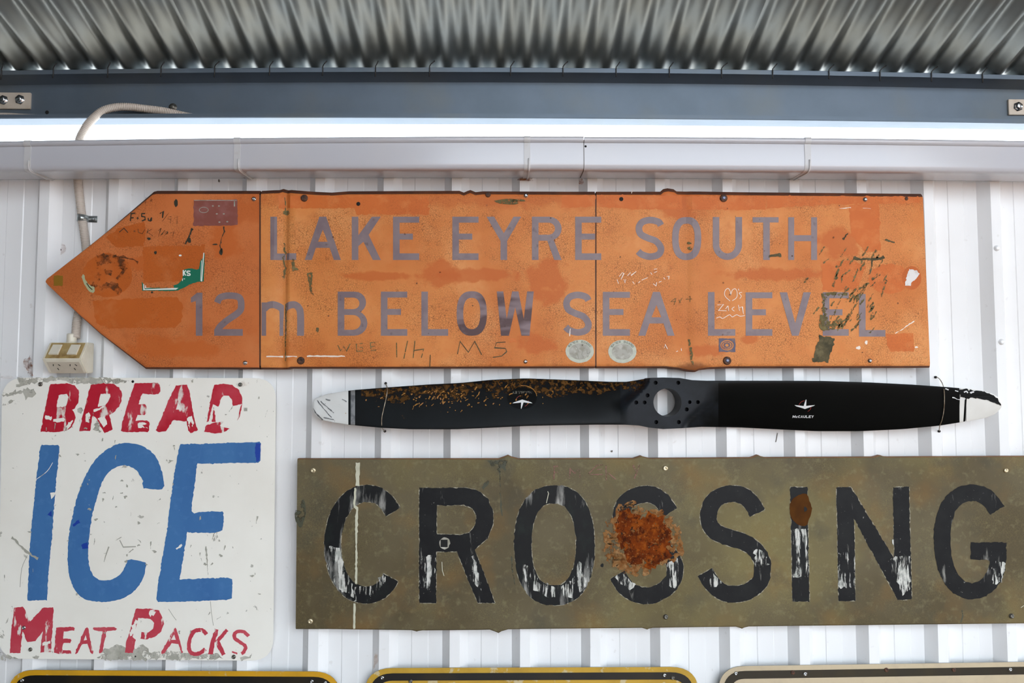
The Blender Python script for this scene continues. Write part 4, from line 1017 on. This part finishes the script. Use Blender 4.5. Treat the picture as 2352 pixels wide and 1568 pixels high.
dc('rust_spot_hole', [[blob(1850, 1169, 4, 5)]], 'dark', 5)
dc('stain', [[rough(A6([(1345, 80), (1470, 78), (1462, 150), (1430, 130), (1420, 170), (1395, 120), (1370, 125)]), 1, 4)], [rough(A6([(1300, 260), (1345, 200), (1350, 235), (1310, 275)]), 1, 4)], [rough(stroke(A6([(1422, 150), (1425, 300), (1438, 450)]), 2.2), .6, 6)], [rough(stroke(A6([(1500, 700), (1505, 800), (1525, 915)]), 2.5), .6, 6)], [blob(690, 1180, 12, 30)], [rough(stroke(A8([(1335, 1080), (1340, 1120), (1325, 1165)]), 3), .8, 5)]], 'darkstain', 1)
dc('chalk_writing', [[stroke(A7(p), w)] for p, w in (([(210, 205), (215, 120)], 3.2), ([(205, 118), (240, 118)], 2.6), ([(212, 160), (238, 158)], 2.4), ([(315, 200), (320, 130)], 3), ([(318, 135), (350, 165), (380, 135), (385, 195)], 2.4), ([(440, 170), (500, 110), (540, 108)], 2.6), ([(450, 175), (540, 172)], 2.8), ([(500, 140), (530, 138)], 2.4), ([(560, 112), (562, 212)], 4), ([(570, 160), (625, 205)], 2.4), ([(740, 110), (760, 150)], 3.2), ([(785, 108), (750, 200)], 3.4)) ], 'pinkchalk', 3)
dc('square_hole', [[rough(rect(1013, 1240, 1027, 1255), .5, 3)]], 'dark', 5); dc('square_hole', [[rough(rect(2053, 1236, 2063, 1248), .4, 3)]], 'dark', 5)
dc('hole_ring', [[rough(ell(1021, 1247, 12.5, 13.5, 16), .6, 4), rect(1012, 1239, 1028, 1256)]], 'greysticker', 4)
dc('chip', [[blob(1383, 1298, 4, 4)]], 'dark', 4); dc('chip', [[rough(rect(2049, 1239, 2053, 1250), .4, 3)]], 'scuffwhite', 5)
dc('scratch', [[stroke([(1015, 1290), (1016, 1310), (1020, 1322)], 1.4)], [stroke([(1255, 1155), (1260, 1133), (1258, 1128)], 1.6)], [stroke([(2345, 1395), (2352, 1390)], 1.2)]], 'cream_tape', 5)
for k, x, y, s in (('brass', 719.5, 1080, .85), ('brass', 713, 1426, .85), ('brass', 1528, 1075, .85), ('dull', 1529, 1416, .9), ('brass', 2310, 1080, .75), ('dull', 2323, 1414, .9)):
    fast(k, x, y, YC - .0006, csign, s)

# ------------------------------------------------------------------ propeller
M['prop'] = mat('worn_black_propeller_paint', '#080A0B', .45, spec=.14, layers=[('#0E1316', 6, .45, .7, .7), ('#070808', 14, .5, .7, .6), ('#4A3418', 60, .70, .74, .5)], bump=(80, .05, (1, 1, 1)))
M['propgloss'] = mat('glossy_black_propeller_paint', '#040505', .38, spec=.10, layers=[('#070909', 5, .45, .7, .6)])
PLOC = unp(1528, 985, -.06)
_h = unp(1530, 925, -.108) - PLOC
M['prophub'] = mat('worn_hub_paint', '#060808', .42, spec=.14, layers=[('#0B0F11', 6, .45, .7, .7)], spots=[('#20242A', (_h.x, _h.z), (.105, .085), .75, .9)])  # grey spot paints in the light caught by the flat hub face
M['proptip'] = mat('worn_white_tip_paint', '#D5D5D2', .5, layers=[('#C2C0BA', 10, .45, .7, .5), ('#4A463E', 55, .685, .71, .9)])
M['proptip2'] = mat('white_tip_paint', '#DEDCD6', .45, layers=[('#C8C4BC', 10, .45, .7, .5)])
M['tipgrey'] = mat('grey_tip_band', '#8C8C8C', .35, .6, layers=[('#55555A', 50, .5, .65, .7)])
M['ochre'] = mat('ochre_dust_and_rust', '#4A3216', .8, spec=.1, layers=[('#6A4820', 60, .48, .66, .7), ('#2A1E10', 30, .5, .65, .6)], alpha=(90, .46, .54, 1.0))
M['ochrefleck'] = mat('ochre_paint_flecks', '#9A6A24', .7, layers=[('#A87248', 60, .5, .65, .6)])
M['logo'] = mat('white_logo_print', '#D8D8D8', .5)
M['logored'] = mat('dark_red_logo_print', '#7E2622', .5)
M['logofaint'] = mat('faded_logo_print', '#6E6A60', .6, alpha=(120, .35, .55, .9))
PT = [(717, 938), (719.5, 919), (727, 914), (746, 906), (785, 899), (817, 895), (888, 889.5), (983, 882.7), (1059.5, 879), (1128, 872), (1207, 868.5), (1290, 871.5), (1346, 874), (1404, 876.5), (1439, 876.5), (1468, 872), (1492, 867.6), (1523, 866.5), (1561, 867.6), (1589.5, 872.7), (1623, 874), (1800, 874), (1889, 874.5), (1999, 878), (2096, 883), (2167, 888), (2242, 894), (2276, 902), (2293, 911.7), (2299, 924), (2300.5, 931)]
PB = [(717, 941), (722, 948), (730, 958.6), (743, 965), (767, 969.7), (798.6, 975), (875, 982), (943.6, 985.5), (1049, 985.5), (1128, 982), (1207, 978), (1290, 976.2), (1368, 975), (1435, 975), (1468, 977), (1490, 981.5), (1523, 985), (1567, 983), (1612, 980), (1700, 981.5), (1800, 986.5), (1877, 990), (1974.6, 990), (2072, 985.4), (2157, 977.4), (2218, 967.7), (2266, 959), (2286, 950.6), (2297, 939.7), (2300.5, 934)]
YP = -0.078
def psurf(px, v):
    """front and back depth of the propeller at a station and a place across the chord"""
    yt, yb = interp(PT, px), interp(PB, px)
    chord = (yb - yt) * .00119
    r = abs(px - 1528)
    s = -1 if px < 1528 else 1
    tw = math.tan(R_(12 + 16 * max(0, 1 - r / 780.))) * sstep((r - 20) / 140.)
    u = 2 * v - 1
    th = (.006 + .018 * max(0, 1 - r / 800.) ** 1.3) * min(1, chord / .05)
    yc = YP + s * u * chord * .5 * tw
    sec = math.sqrt(max(0, 1 - u * u))
    front = yc - th * .55 * sec
    back = yc + th * .45 * sec
    # flat hub boss
    if px < 1528: e = 1494 - 48 * sstep(v * 1.6); bw = 14 + 46 * v
    else: e = 1566 + 50 * sstep((1 - v) * 1.6); bw = 14 + 46 * (1 - v)
    d = (e - px) if px < 1528 else (px - e)
    w = 1 - sstep(d / bw)
    front = front * (1 - w) + (-.108) * w
    back = back * (1 - w) + (-.034) * w
    return front, back, yt + (yb - yt) * v
NV = 22
VS = [.5 - .5 * math.cos(math.pi * k / NV) for k in range(NV + 1)]
prop = thing('propeller', unp(1528, 985, -.06), 'black two-bladed aircraft propeller with white tips wired to the wall', 'propeller')
def prange(a, b, step):
    n = max(1, int(round((b - a) / step))); return [a + (b - a) * i / n for i in range(n + 1)]
def propmesh(name, xs, m, slant=0.0, label=None):
    v, f = [], []
    n = NV + 1
    for px in xs:
        for k, q in enumerate(VS):
            xx = px + slant * (q - .5)
            fr, bk, py = psurf(px, q)
            v.append(tuple(unp(xx, py, fr)))
        for k, q in enumerate(VS):
            fr, bk, py = psurf(px, q)
            p = unp(px + slant * (q - .5), py, fr)
            v.append((p.x, max(bk, fr + .0008), p.z))
    S = 2 * n
    for i in range(len(xs) - 1):
        for k in range(NV):
            a = i * S + k
            f.append((a, a + 1, a + S + 1, a + S))
            a += n
            f.append((a, a + S, a + S + 1, a + 1))
        for k in (0, NV):
            a = i * S + k
            q = (a, a + S, a + S + n, a + n)
            f.append(q if k == 0 else q[::-1])
    for i in (0, len(xs) - 1):
        for k in range(NV):
            a = i * S + k
            q = (a, a + n, a + n + 1, a + 1)
            f.append(q if i == 0 else q[::-1])
    o = mesh(name, v, f, m, prop)
    fixn(o)
    if label: o['label'] = label
    return autosmooth(o, 38)
propmesh('tip', [717, 717.6, 719, 722, 726, 731, 738, 746, 758, 775, 790, 800], M['proptip'], label='worn white painted tip')
propmesh('tip_band', [800, 805.5], M['prop'])
propmesh('tip_band', [805.5, 815.5], M['tipgrey'], label='scuffed grey band')
propmesh('blade', prange(815.5, 1425, 14), M['prop'], label='dusty black blade flecked with ochre')
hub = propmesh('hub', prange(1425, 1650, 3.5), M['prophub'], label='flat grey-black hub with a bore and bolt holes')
propmesh('blade', prange(1650, 2204, 14), M['propgloss'], label='glossy black blade')
propmesh('tip_band', [2204, 2215], M['proptip2'], slant=-5, label='white band')
propmesh('tip_band', [2215, 2219.5], M['propgloss'], slant=-5)
propmesh('tip', [2219.5, 2232, 2245, 2258, 2268, 2278, 2286, 2292, 2296, 2298.6, 2300, 2300.5], M['proptip2'], slant=0, label='white painted tip')
# bore and bolt holes cut right through
def cyl(bm, px, py, r, y0, y1, seg, dx=0.0):
    c = unp(px, py, -.108) - wloc(prop)
    vs = []
    for y in (y0, y1):
        vs.append([bm.verts.new((c.x + r * math.cos(2 * math.pi * k / seg), y - wloc(prop).y, c.z + r * math.sin(2 * math.pi * k / seg))) for k in range(seg)])
    for k in range(seg):
        bm.faces.new((vs[0][k], vs[0][(k + 1) % seg], vs[1][(k + 1) % seg], vs[1][k]))
    bm.faces.new(vs[0][::-1]); bm.faces.new(vs[1])
bm = bmesh.new()
cyl(bm, 1533, 924, .0375, -.2, .05, 40)
H4 = lambda x, y: (1280 + x / 4.523, 840 + y / 4.523)
for x, y, r in ((1022, 175, .0055), (1257, 175, .0055), (938, 306, .0055), (820, 380, .0055), (908, 380, .0052), (1376, 376, .0050), (1461, 376, .0052), (1345, 452, .0055), (1028, 584, .0055), (1263, 584, .0055)):
    cyl(bm, *H4(x, y), r, -.2, -.085, 12)
bmesh.ops.recalc_face_normals(bm, faces=bm.faces)
cm = bpy.data.meshes.new('bore_tool'); bm.to_mesh(cm); bm.free()
cm.materials.append(M['prophub'])
co = bpy.data.objects.new('bore_tool', cm); COL.objects.link(co)
co.location = wloc(prop)
bmod = hub.modifiers.new('bore', 'BOOLEAN'); bmod.operation = 'DIFFERENCE'; bmod.object = co; bmod.solver = 'EXACT'
bpy.context.view_layer.update()
dg = bpy.context.evaluated_depsgraph_get()
nm = bpy.data.meshes.new_from_object(hub.evaluated_get(dg))
hub.modifiers.clear()
hub.data = nm
bpy.data.objects.remove(co, do_unlink=True)
autosmooth(hub, 38)

def pd(name, shapes, m, off=.0008, label=None, kind=None):
    verts, faces = [], []
    for si, loops in enumerate(shapes):
        tris = tessellate_polygon([[Vector((x, y, 0)) for x, y in lp] for lp in loops])
        base = len(verts)
        for lp in loops:
            for x, y in lp:
                yt, yb = interp(PT, x), interp(PB, x)
                q = max(0.002, min(.998, (y - yt) / max(1e-3, yb - yt)))
                verts.append(unp(x, y, psurf(x, q)[0] - off - si * .00004))
        for t_ in tris: faces.append(tuple(base + i for i in t_))
    o = mesh(name, verts, faces, M[m], prop)
    if label: o['label'] = label
    if kind or len(shapes) > 3: o['kind'] = 'stuff'
    return o
def pgrid(name, x0, x1, yfa, yfb, m, off=.0006, nx=40, ny=8):
    """thin film following the blade between two edge curves given as fractions of the chord"""
    v, f = [], []
    for i in range(nx + 1):
        x = x0 + (x1 - x0) * i / nx
        a, b = yfa(x), yfb(x)
        for k in range(ny + 1):
            q = max(.004, min(.996, a + (b - a) * k / ny))
            fr, bk, py = psurf(x, q)
            v.append(tuple(unp(x, py, fr - off)))
    for i in range(nx):
        for k in range(ny):
            a = i * (ny + 1) + k
            f.append((a, a + 1, a + ny + 2, a + ny + 1))
    return mesh(name, v, f, M[m], prop, smooth=True)
pgrid('dust_film', 830, 1130, lambda x: .02, lambda x: .30 + .1 * math.sin(x * .05), 'ochre')
pgrid('dust_film', 1130, 1300, lambda x: .01, lambda x: .36 + .05 * math.sin(x * .09), 'ochre')
pgrid('dust_film', 1300, 1480, lambda x: .01, lambda x: .34 - .0009 * (x - 1300) + .04 * math.sin(x * .07), 'ochre')
fl = []
for _ in range(120):
    x = RND.gauss(1040, 75) if RND.random() < .75 else RND.uniform(930, 1280)
    y = RND.gauss(915, 13) - (x - 1040) * .03
    yt, yb = interp(PT, x), interp(PB, x)
    if yt + 5 < y < yb - 6:
        if RND.random() < .3:
            L = RND.uniform(3, 11); a = R_(RND.gauss(-42, 14))
            fl.append([rough(stroke([(x, y), (x + L * math.cos(a), y + L * math.sin(a))], RND.uniform(1, 2.6)), .4, 3)])
        else: fl.append([blob(x, y, RND.uniform(.6, 2.4), RND.uniform(.6, 2.2), 8, .4)])
pd('ochre_flecks', fl, 'ochrefleck', .0012, kind='stuff')
# maker's marks
def plane_logo(cx, cy, s, up):
    k = 1 if up else -1
    P = lambda pts: [(cx + a * s * k, cy + b * s * k) for a, b in pts]
    return [[P([(-24, -4), (-15, -3.2), (-3, -1.8), (-.8, -9), (2.0, -17), (3.2, -16), (2.6, -2), (10, -3), (23, -4), (20, -2), (2, 4.2), (-.2, 5), (-6, 3), (-20, -1.2)])]]
pd('logo', plane_logo(1849, 934, 1.0, True), 'logo', .0014)
pd('logo_ring', [[stroke([(1849 + 14 * math.cos(a), 933 + 13 * math.sin(a)) for a in [R_(180 + 8 * i) for i in range(12)]], 1.1)], [stroke([(1849 + 14 * math.cos(a), 933 + 13 * math.sin(a)) for a in [R_(0 + 8 * i) for i in range(9)]], 1.1)]], 'logored', .0012)
def text_shapes(txt, px, py, h, w, slant=.18):
    """capital lettering with its lower left corner at px, py; every letter as wide as the run allows"""
    gl = {'M': None, 'C': None, 'A': gA, 'U': gU, 'L': gL, 'E': gE, 'Y': gY, 'c': None}
    out = []
    x = px
    for ch in txt:
        hh = h * (.72 if ch == 'c' else 1); ww = w * (.72 if ch == 'c' else (1.25 if ch == 'M' else 1)); t_ = h * .22
        a, b, c, d = 0, ww * .86, -hh, 0
        if ch == 'M': sh = [[[(a, d), (a, c), (a + t_, c), ((a + b) / 2, c + hh * .55), (b - t_, c), (b, c), (b, d), (b - t_, d), (b - t_, c + hh * .4), ((a + b) / 2, c + hh * .9), (a + t_, c + hh * .4), (a + t_, d)]]]
        elif ch in 'Cc': sh = [[stroke([(b - t_ * .4, c + hh * .25), ((a + b) / 2, c + t_ / 2), (a + t_ / 2, c + hh * .5), ((a + b) / 2, d - t_ / 2), (b - t_ * .4, d - hh * .25)], t_, 4)]]
        else: sh = gl[ch](a, b, c, d, t_)
        for loops in sh: out.append([[(x + q[0] - slant * q[1], py + q[1]) for q in lp] for lp in loops])
        x += ww
    return out
pd('maker_name', text_shapes('McCAULEY', 1820, 959.5, 5.8, 6.2), 'logo', .0014, kind='stuff')
pd('logo_disc', [[ell(1199, 914, 34, 25, 40)]], 'propgloss', .0009, label='dark round logo film')
pd('logo', plane_logo(1199.5, 922, .98, False), 'logo', .0016)
pd('logo_ring', [[stroke([(1199 + 14 * math.cos(a), 921 + 13 * math.sin(a)) for a in [R_(186 + 8 * i) for i in range(9)]], 1.1)], [stroke([(1199 + 15 * math.cos(a), 921 + 13 * math.sin(a)) for a in [R_(-8 + 8 * i) for i in range(10)]], 1.2)]], 'logored', .0014)
pd('logo_ring', [[rough(stroke([(1199 + 34 * math.cos(a), 911 + 26 * math.sin(a)) for a in [R_(-95 + 7 * i) for i in range(14)]], 1.3), .2, 3)]], 'ochrefleck', .0014)
pd('maker_name', [[[(2 * 1199 - x, 2 * 900.5 - y) for x, y in lp] for lp in s] for s in text_shapes('McCAULEY', 1176, 903, 5.6, 5.8, 0)], 'logofaint', .0014, kind='stuff')
# wear on the tips
pd('tip_scratch', [[rough(stroke(K(680, 840, 3.794, p), 2.2), .5, 4)] for p in ([(185, 300), (230, 360), (310, 450)], [(215, 310), (270, 360), (330, 410)], [(150, 370), (180, 420), (230, 470)], [(260, 290), (300, 300)], [(400, 290), (440, 310)], [(240, 450), (330, 470)])], 'tipgrey', .0010, kind='stuff')
pd('tip_scuff', [[rough([(2198, 892), (2230, 894), (2262, 899), (2284, 908), (2297, 922), (2299, 930), (2290, 928), (2270, 920), (2248, 914), (2225, 915), (2205, 912)], 1.2, 4)]], 'prop', .0012)
pd('tip_scratch', [[rough(stroke(K(1780, 840, 4.112, p), w), .4, 3)] for p, w in (([(1675, 295), (1730, 318), (1800, 312)], 2), ([(1785, 250), (1810, 240), (1820, 255)], 3), ([(1840, 255), (1880, 245)], 3), ([(1610, 215), (1640, 225)], 2), ([(1700, 235), (1730, 240)], 2))], 'logo', .0018, kind='stuff')

# wires that hold the propeller
def wire(label, pts, r=.0012):
    P = [unp(x, y, Y) for x, y, Y in pts]
    P = [Vector(p) for p in crom([tuple(p) for p in P], 8)]
    root = thing('tie_wire', P[-1], label, 'wire', 'tie wires holding the propeller')
    tube('strand', P, r, M['tie'], root, seg=6)
    for (x, y, Y) in (pts[0], pts[-1]):
        if Y > -.04: fast('nail', x, y, Y, root, 1.0)
def pf(x, y):
    yt, yb = interp(PT, x), interp(PB, x)
    q = max(.01, min(.99, (y - yt) / (yb - yt)))
    return psurf(x, q)[0] - .0025
wire('thin wire around the dusty left propeller blade', [(886, 880, -.031), (889, 889, -.060), *[(x, y, pf(x, y)) for x, y in ((889.5, 896), (887, 913), (882, 935), (877, 958), (876.5, 975))], (878, 983, -.070), (884, 990, -.031)])
wire('thin wire around the glossy right propeller blade', [(2149, 866, -.031), (2157, 869, -.045), (2165, 882, -.060), *[(x, y, pf(x, y)) for x, y in ((2168, 895), (2169, 915), (2168, 940), (2164, 962), (2160, 973))], (2158, 979, -.060), (2157, 990, -.031)])

# ------------------------------------------------------------------ socket outlet and conduit
outl = thing('power_outlet', (-1.1665, -.03, 1.682), 'cream double power outlet with grimy switches left of the arrow tip', 'outlet')
xa, xb = -1.2185, -1.1150
prf = [(-.0292, 1.684), (-.058, 1.6826), (-.0895, 1.7165), (-.0905, 1.7205), (-.060, 1.7655), (-.0292, 1.7655)]
v = [(xa, y, z) for y, z in prf] + [(xb, y, z) for y, z in prf]
n = len(prf)
ob = mesh('housing', v, [tuple(range(n)), tuple(range(n, 2 * n))[::-1]] + [(k, n + k, n + (k + 1) % n, (k + 1) % n) for k in range(n)], M['cream'], outl)
fixn(ob)
bmx = bmesh.new(); bmx.from_mesh(ob.data)
bmesh.ops.bevel(bmx, geom=list(bmx.edges), offset=.0018, segments=2, affect='EDGES'); bmx.to_mesh(ob.data); bmx.free()
autosmooth(ob, 30)
def facept(u, s, up):
    """point on the upper (switch) or lower (socket) face: u across, s along the slope"""
    a, b = (Vector((0, -.0905, 1.7205)), Vector((0, -.060, 1.7655))) if up else (Vector((0, -.0895, 1.7165)), Vector((0, -.058, 1.6826)))
    d = b - a
    nrm = Vector((0, -d.z, d.y)) if up else Vector((0, d.z, -d.y))
    nrm.normalize()
    if nrm.y > 0: nrm = -nrm
    p = a + d * s; p.x = xa + (xb - xa) * u
    return p, nrm
def facebox(name, u0, u1, s0, s1, h, m, up, parent, base=-.001, tilt=0.0):
    v = []
    for u, s in ((u0, s0), (u1, s0), (u1, s1), (u0, s1)):
        p, nn = facept(u, s, up); v.append(p + nn * base)
    for i, (u, s) in enumerate(((u0, s0), (u1, s0), (u1, s1), (u0, s1))):
        p, nn = facept(u, s, up); v.append(p + nn * (h + (tilt if i < 2 else -tilt)))
    o = mesh(name, v, [(3, 2, 1, 0), (4, 5, 6, 7), (0, 1, 5, 4), (1, 2, 6, 5), (2, 3, 7, 6), (3, 0, 4, 7)], m, parent)
    fixn(o)
    b_ = bmesh.new(); b_.from_mesh(o.data)
    bmesh.ops.bevel(b_, geom=list(b_.edges), offset=.0004, segments=1, affect='EDGES'); b_.to_mesh(o.data); b_.free()
    return o
facebox('switch_plate', .06, .94, .03, .97, .0006, M['grime'], True, outl)['label'] = 'grimy yellowed switch plate'
sw = []
for u in (.13, .60):
    o = facebox('switch', u, u + .24, .22, .84, .0038, M['cream'], True, outl, tilt=.0012)
fp = facebox('socket_plate', .08, .92, .12, .93, .0006, M['outlet'], False, outl)
for cu in (.30, .73):
    for du, ds, ang in ((-.075, .36, 20), (.075, .36, -38), (.0, .66, -12)):
        p, nn = facept(cu + du, ds, False)
        d1 = (facept(0, .6, False)[0] - facept(0, .4, False)[0]).normalized(); d2 = Vector((1, 0, 0))
        a = R_(ang)
        ax = d1 * math.cos(a) - d2 * math.sin(a); bx = d2 * math.cos(a) + d1 * math.sin(a)
        q = p + nn * .0012
        vv = [q + ax * .0034 + bx * .0009, q - ax * .0034 + bx * .0009, q - ax * .0034 - bx * .0009, q + ax * .0034 - bx * .0009]
        vv += [x - nn * .0012 for x in vv]
        mesh('pin_slot', vv, [(0, 1, 2, 3), (7, 6, 5, 4), (0, 4, 5, 1), (1, 5, 6, 2), (2, 6, 7, 3), (3, 7, 4, 0)], M['dark'], fp)
GL = unp(173, 786, -.040); GT = unp(173, 768, -.022)
tube('gland', [(GT.x, -.040, 1.763), (GT.x, -.0385, 1.772), (GT.x, -.0385, 1.786), (GT.x, -.038, 1.788)], .0125, M['cream'], outl, seg=12)

cond = thing('flexible_conduit', unp(180, 770, -.02), 'grey corrugated conduit looping over the gutter to the power outlet', 'conduit')
def cpath(pts, step=.0012):
    P = crom([tuple(p) if isinstance(p, Vector) else tuple(unp(*p)) for p in pts], 30)
    out = [Vector(P[0])]
    for q in P[1:]:
        q = Vector(q)
        while (q - out[-1]).length >= step: out.append(out[-1] + (q - out[-1]).normalized() * step)
    return out
def CH(px, up=0.0):
    x = unp(px, 260, .040).x
    return Vector((x, .041, B + .7785 + up + bow(x, 2.42)))
def conduit(pts, parent, r=.0108):
    P = cpath(pts)
    return tube('hose', P, r, M['conduit'], parent, seg=14, radf=lambda i: r * (1 + .075 * (1, .2, -1, .2)[i % 4]))
conduit([(174, 776, -.037), (176, 745, -.028), (181, 712, -.016), (192, 650, -.014), (199, 600, -.014), (197, 560, -.014), (189, 505, -.014), (183, 455, -.013), (179, 415, -.013), (178, 370, -.0125), (181, 330, -.0125), (187, 310, -.010), (205, 282, -.006), (232, 257, .002), (262, 247, .008), (295, 245.5, .016), (335, 250, .026), (380, 256, .034), CH(450), CH(520)], cond)
cp = unp(199, 501, -.012)
# saddle clip
M['clip'] = mat('galvanised_saddle_clip', '#A9B0B0', .3, .9)
sc_ = []
c0 = unp(188, 501, -.014)
arc = [(c0.x + .0122 * math.cos(a), c0.y - .0122 * math.sin(a)) for a in [R_(180 - 15 * i) for i in range(13)]]
arc += [(c0.x + .0135, -.0022), (c0.x + .036, -.0022)]
vv = [(x, y, c0.z - .009) for x, y in arc] + [(x, y, c0.z + .009) for x, y in arc]
L_ = len(arc)
clip = mesh('saddle_clip', vv, [(k, k + 1, L_ + k + 1, L_ + k) for k in range(L_ - 1)], M['clip'], cond, smooth=True)
md = clip.modifiers.new('thick', 'SOLIDIFY'); md.thickness = .0012
clip['label'] = 'galvanised saddle clip'
so = bpy.data.objects.new('screw', FAST['silver']); link(so, clip); so.location = Vector((c0.x + .0265, -.003, c0.z)) - wloc(cond); so.scale = (.7, .7, .7)
cond2 = thing('conduit_run', unp(-60, 262, .04), 'short length of grey conduit lying in the purlin behind the cleat', 'conduit')
conduit([CH(-140), CH(-60, .004), CH(10, .006), CH(50, .003), CH(110), CH(150)], cond2)

# ------------------------------------------------------------------ cleats and screws on the purlin, roof mesh ends
def cleat(x0, x1, y0, y1, bolts, label):
    YW = .0548
    a, b = unp(x0, y0, YW - .006), unp(x1, y1, YW - .006)
    root = thing('cleat_plate', ((a.x + b.x) / 2, YW, b.z), label, 'bracket')
    boxmesh('plate', (a.x, YW - .007, b.z), (b.x, YW, a.z), M['cleat'], root, bevel=.0008)
    for px, py in bolts: fast('hexwasher', px, py, YW - .007, root, 1.0)
cleat(-58, 69, 212, 250, ((8, 230), (46, 229)), 'pale cleat plate with two hex bolts on the purlin')
cleat(2316, 2440, 228, 264, ((2338, 245), (2400, 246)), 'pale cleat plate with one hex bolt in view on the purlin')
fast('tek', 397, 247, .0548, purlin, 1.0)
fast('hole', 108, 258, .0548, purlin, .9)
for px in (5, 124, 249, 371, 494, 620, 742, 863, 987, 1173, 1293, 1415, 1537, 1657, 1774, 1903, 2020, 2138, 2255):
    x = unp(px, 165, 0).x
    z0 = B + .9105 + bow(x)
    root = thing('mesh_wire_end', (x, 0, z0 - .02), 'dark roof mesh wire end hooked over the purlin lip', 'wire', 'roof mesh wires hooked over the purlin')
    j = RND.uniform(-.004, .004)
    tube('hook', [(x + .012 + j, -.010, z0 + .014), (x + .004, -.006, z0 + .006), (x, -.0032, z0 + .001), (x, -.0032, z0 - .012), (x - .001, -.003, z0 - .026 - abs(j))], .0017, M['wire'], root, seg=6)

# ------------------------------------------------------------------ the signs along the bottom of the frame
M['yellow'] = mat('yellow_reflective_film', '#C99418', .4, layers=[('#B5871E', 12, .45, .65, .7), ('#C8B48A', 40, .62, .68, .7), ('#D8A020', 5, .5, .7, .6)])
M['yellow2'] = mat('aged_yellow_film', '#BE962E', .4, layers=[('#A88226', 12, .45, .65, .7), ('#C4B694', 34, .58, .64, .8)])
M['tan'] = mat('aged_tan_film', '#C0AE90', .5, layers=[('#A8967A', 5, .45, .7, .6), ('#B09E86', 40, .5, .7, .5)])
M['signblack'] = mat('black_sign_border', '#0E0C0A', .4, layers=[('#2A2008', 6, .5, .7, .6)])
M['signolive'] = mat('dark_olive_sign_border', '#241D0C', .4, layers=[('#3A2E08', 10, .45, .7, .6)])
M['metaledge'] = mat('bare_aluminium_edge', '#8E8E86', .5, .5)
YB = -.034
def lowsign(label, tl, tr, drop, mbase, mband, bw1, bw2, r, inner, rivs):
    br = (tr[0] + 2, tr[1] + drop); bl = (tl[0] - 2, tl[1] + drop)
    root = thing('warning_sign', unp((bl[0] + br[0]) / 2, br[1], YB), label, 'sign')
    slab('board', roundrect(tl, tr, br, bl, r), YB, YB + .002, M[mbase], root, M['metaledge'])
    q = lambda d: roundrect((tl[0] + d, tl[1] + d), (tr[0] - d, tr[1] + d), (br[0] - d, br[1] - d), (bl[0] + d, bl[1] - d), max(8, r - d))
    o = decal('border_band', [[q(bw1), q(bw2)] if inner else [q(bw1)]], YB - .0004, M[mband], root)
    for k, x, y, s in rivs: fast(k, x, y, YB - .0008, root, s)
    return root
lowsign('black sign with a thin yellow rim below the ice sign', (18, 1538), (782, 1542), 520, 'yellow', 'signblack', 12, 12, 62, False, (('rivet', 51, 1562, .9), ('rivet', 716, 1564, .9), ('rivet', 747, 1567, .8)))
lowsign('yellow sign with a black border below the letters CRO', (836, 1534), (1606, 1531), 520, 'yellow2', 'signblack', 12, 29, 66, True, (('rivet', 878, 1556, .9), ('dull', 943, 1564, .7), ('rivet', 1526, 1550, .9), ('dull', 1545, 1556, .75)))
lowsign('tan sign with a dark border below the letters SING', (1650, 1530), (2480, 1518), 520, 'tan', 'signolive', 11, 29, 60, True, (('rivet', 1690, 1546, .9), ('rustplain', 1821, 1544, .55), ('rivet', 1849, 1547, 1.0), ('rustplain', 2036, 1538, .6), ('rustplain', 2191, 1538, .55), ('rivet', 2320, 1537, .9)))

# ------------------------------------------------------------------ marks on the wall
def wallmark(name, shapes, Y, m):
    for sh in shapes:
        o = decal(name, [sh], Y, M[m], wall)
wallmark('rust_stain', [[blob(138, 572, 12, 16)]], -.0008, 'rustsoft')
wallmark('screw_hole', [[blob(138, 573, 3, 3, 10)]], -.0012, 'rustbolt')
wallmark('rust_stain', [[rough([(62, 822), (68, 815), (72, 840), (76, 862), (66, 866)], 1, 4)], [blob(64, 835, 9, 16)]], YR - .0004, 'rust')
wallmark('rust_stain', [[blob(30, 866, 30, 4)], [rough([(845 + 15, 1500), (866, 1480), (868, 1520), (858, 1535)], 1, 4)]], YR - .0004, 'rustsoft')
wallmark('scuff', [[stroke([(1786, 994), (1784, 1006), (1782, 1015)], 1.6)], [stroke([(1840, 1000), (1841, 1014)], 1.2)], [blob(503, 415, 2.4, 3.4, 10)], [blob(1405, 1036, 2.4, 2.4, 10)]], -.0022, 'scuff')
gmark = lambda sh, m: decal('rust_stain', [sh], -.031, M[m], gut)
gmark(rough(stroke([(1340, 388), (1336, 405), (1332, 410)], 4, 4), .8, 3), 'rust') if False else None
wallmark('rust_stain', [[blob(1335, 417, 6, 7)], [blob(1212, 412, 24, 3.5)]], YR - .0006, 'rust')
fast('white', 2289, 570, YR, wall, 1.0); fast('white', 2300, 785, YR, wall, 1.0)
fast('hole', 1345, 336, -.1400, gut, .5)
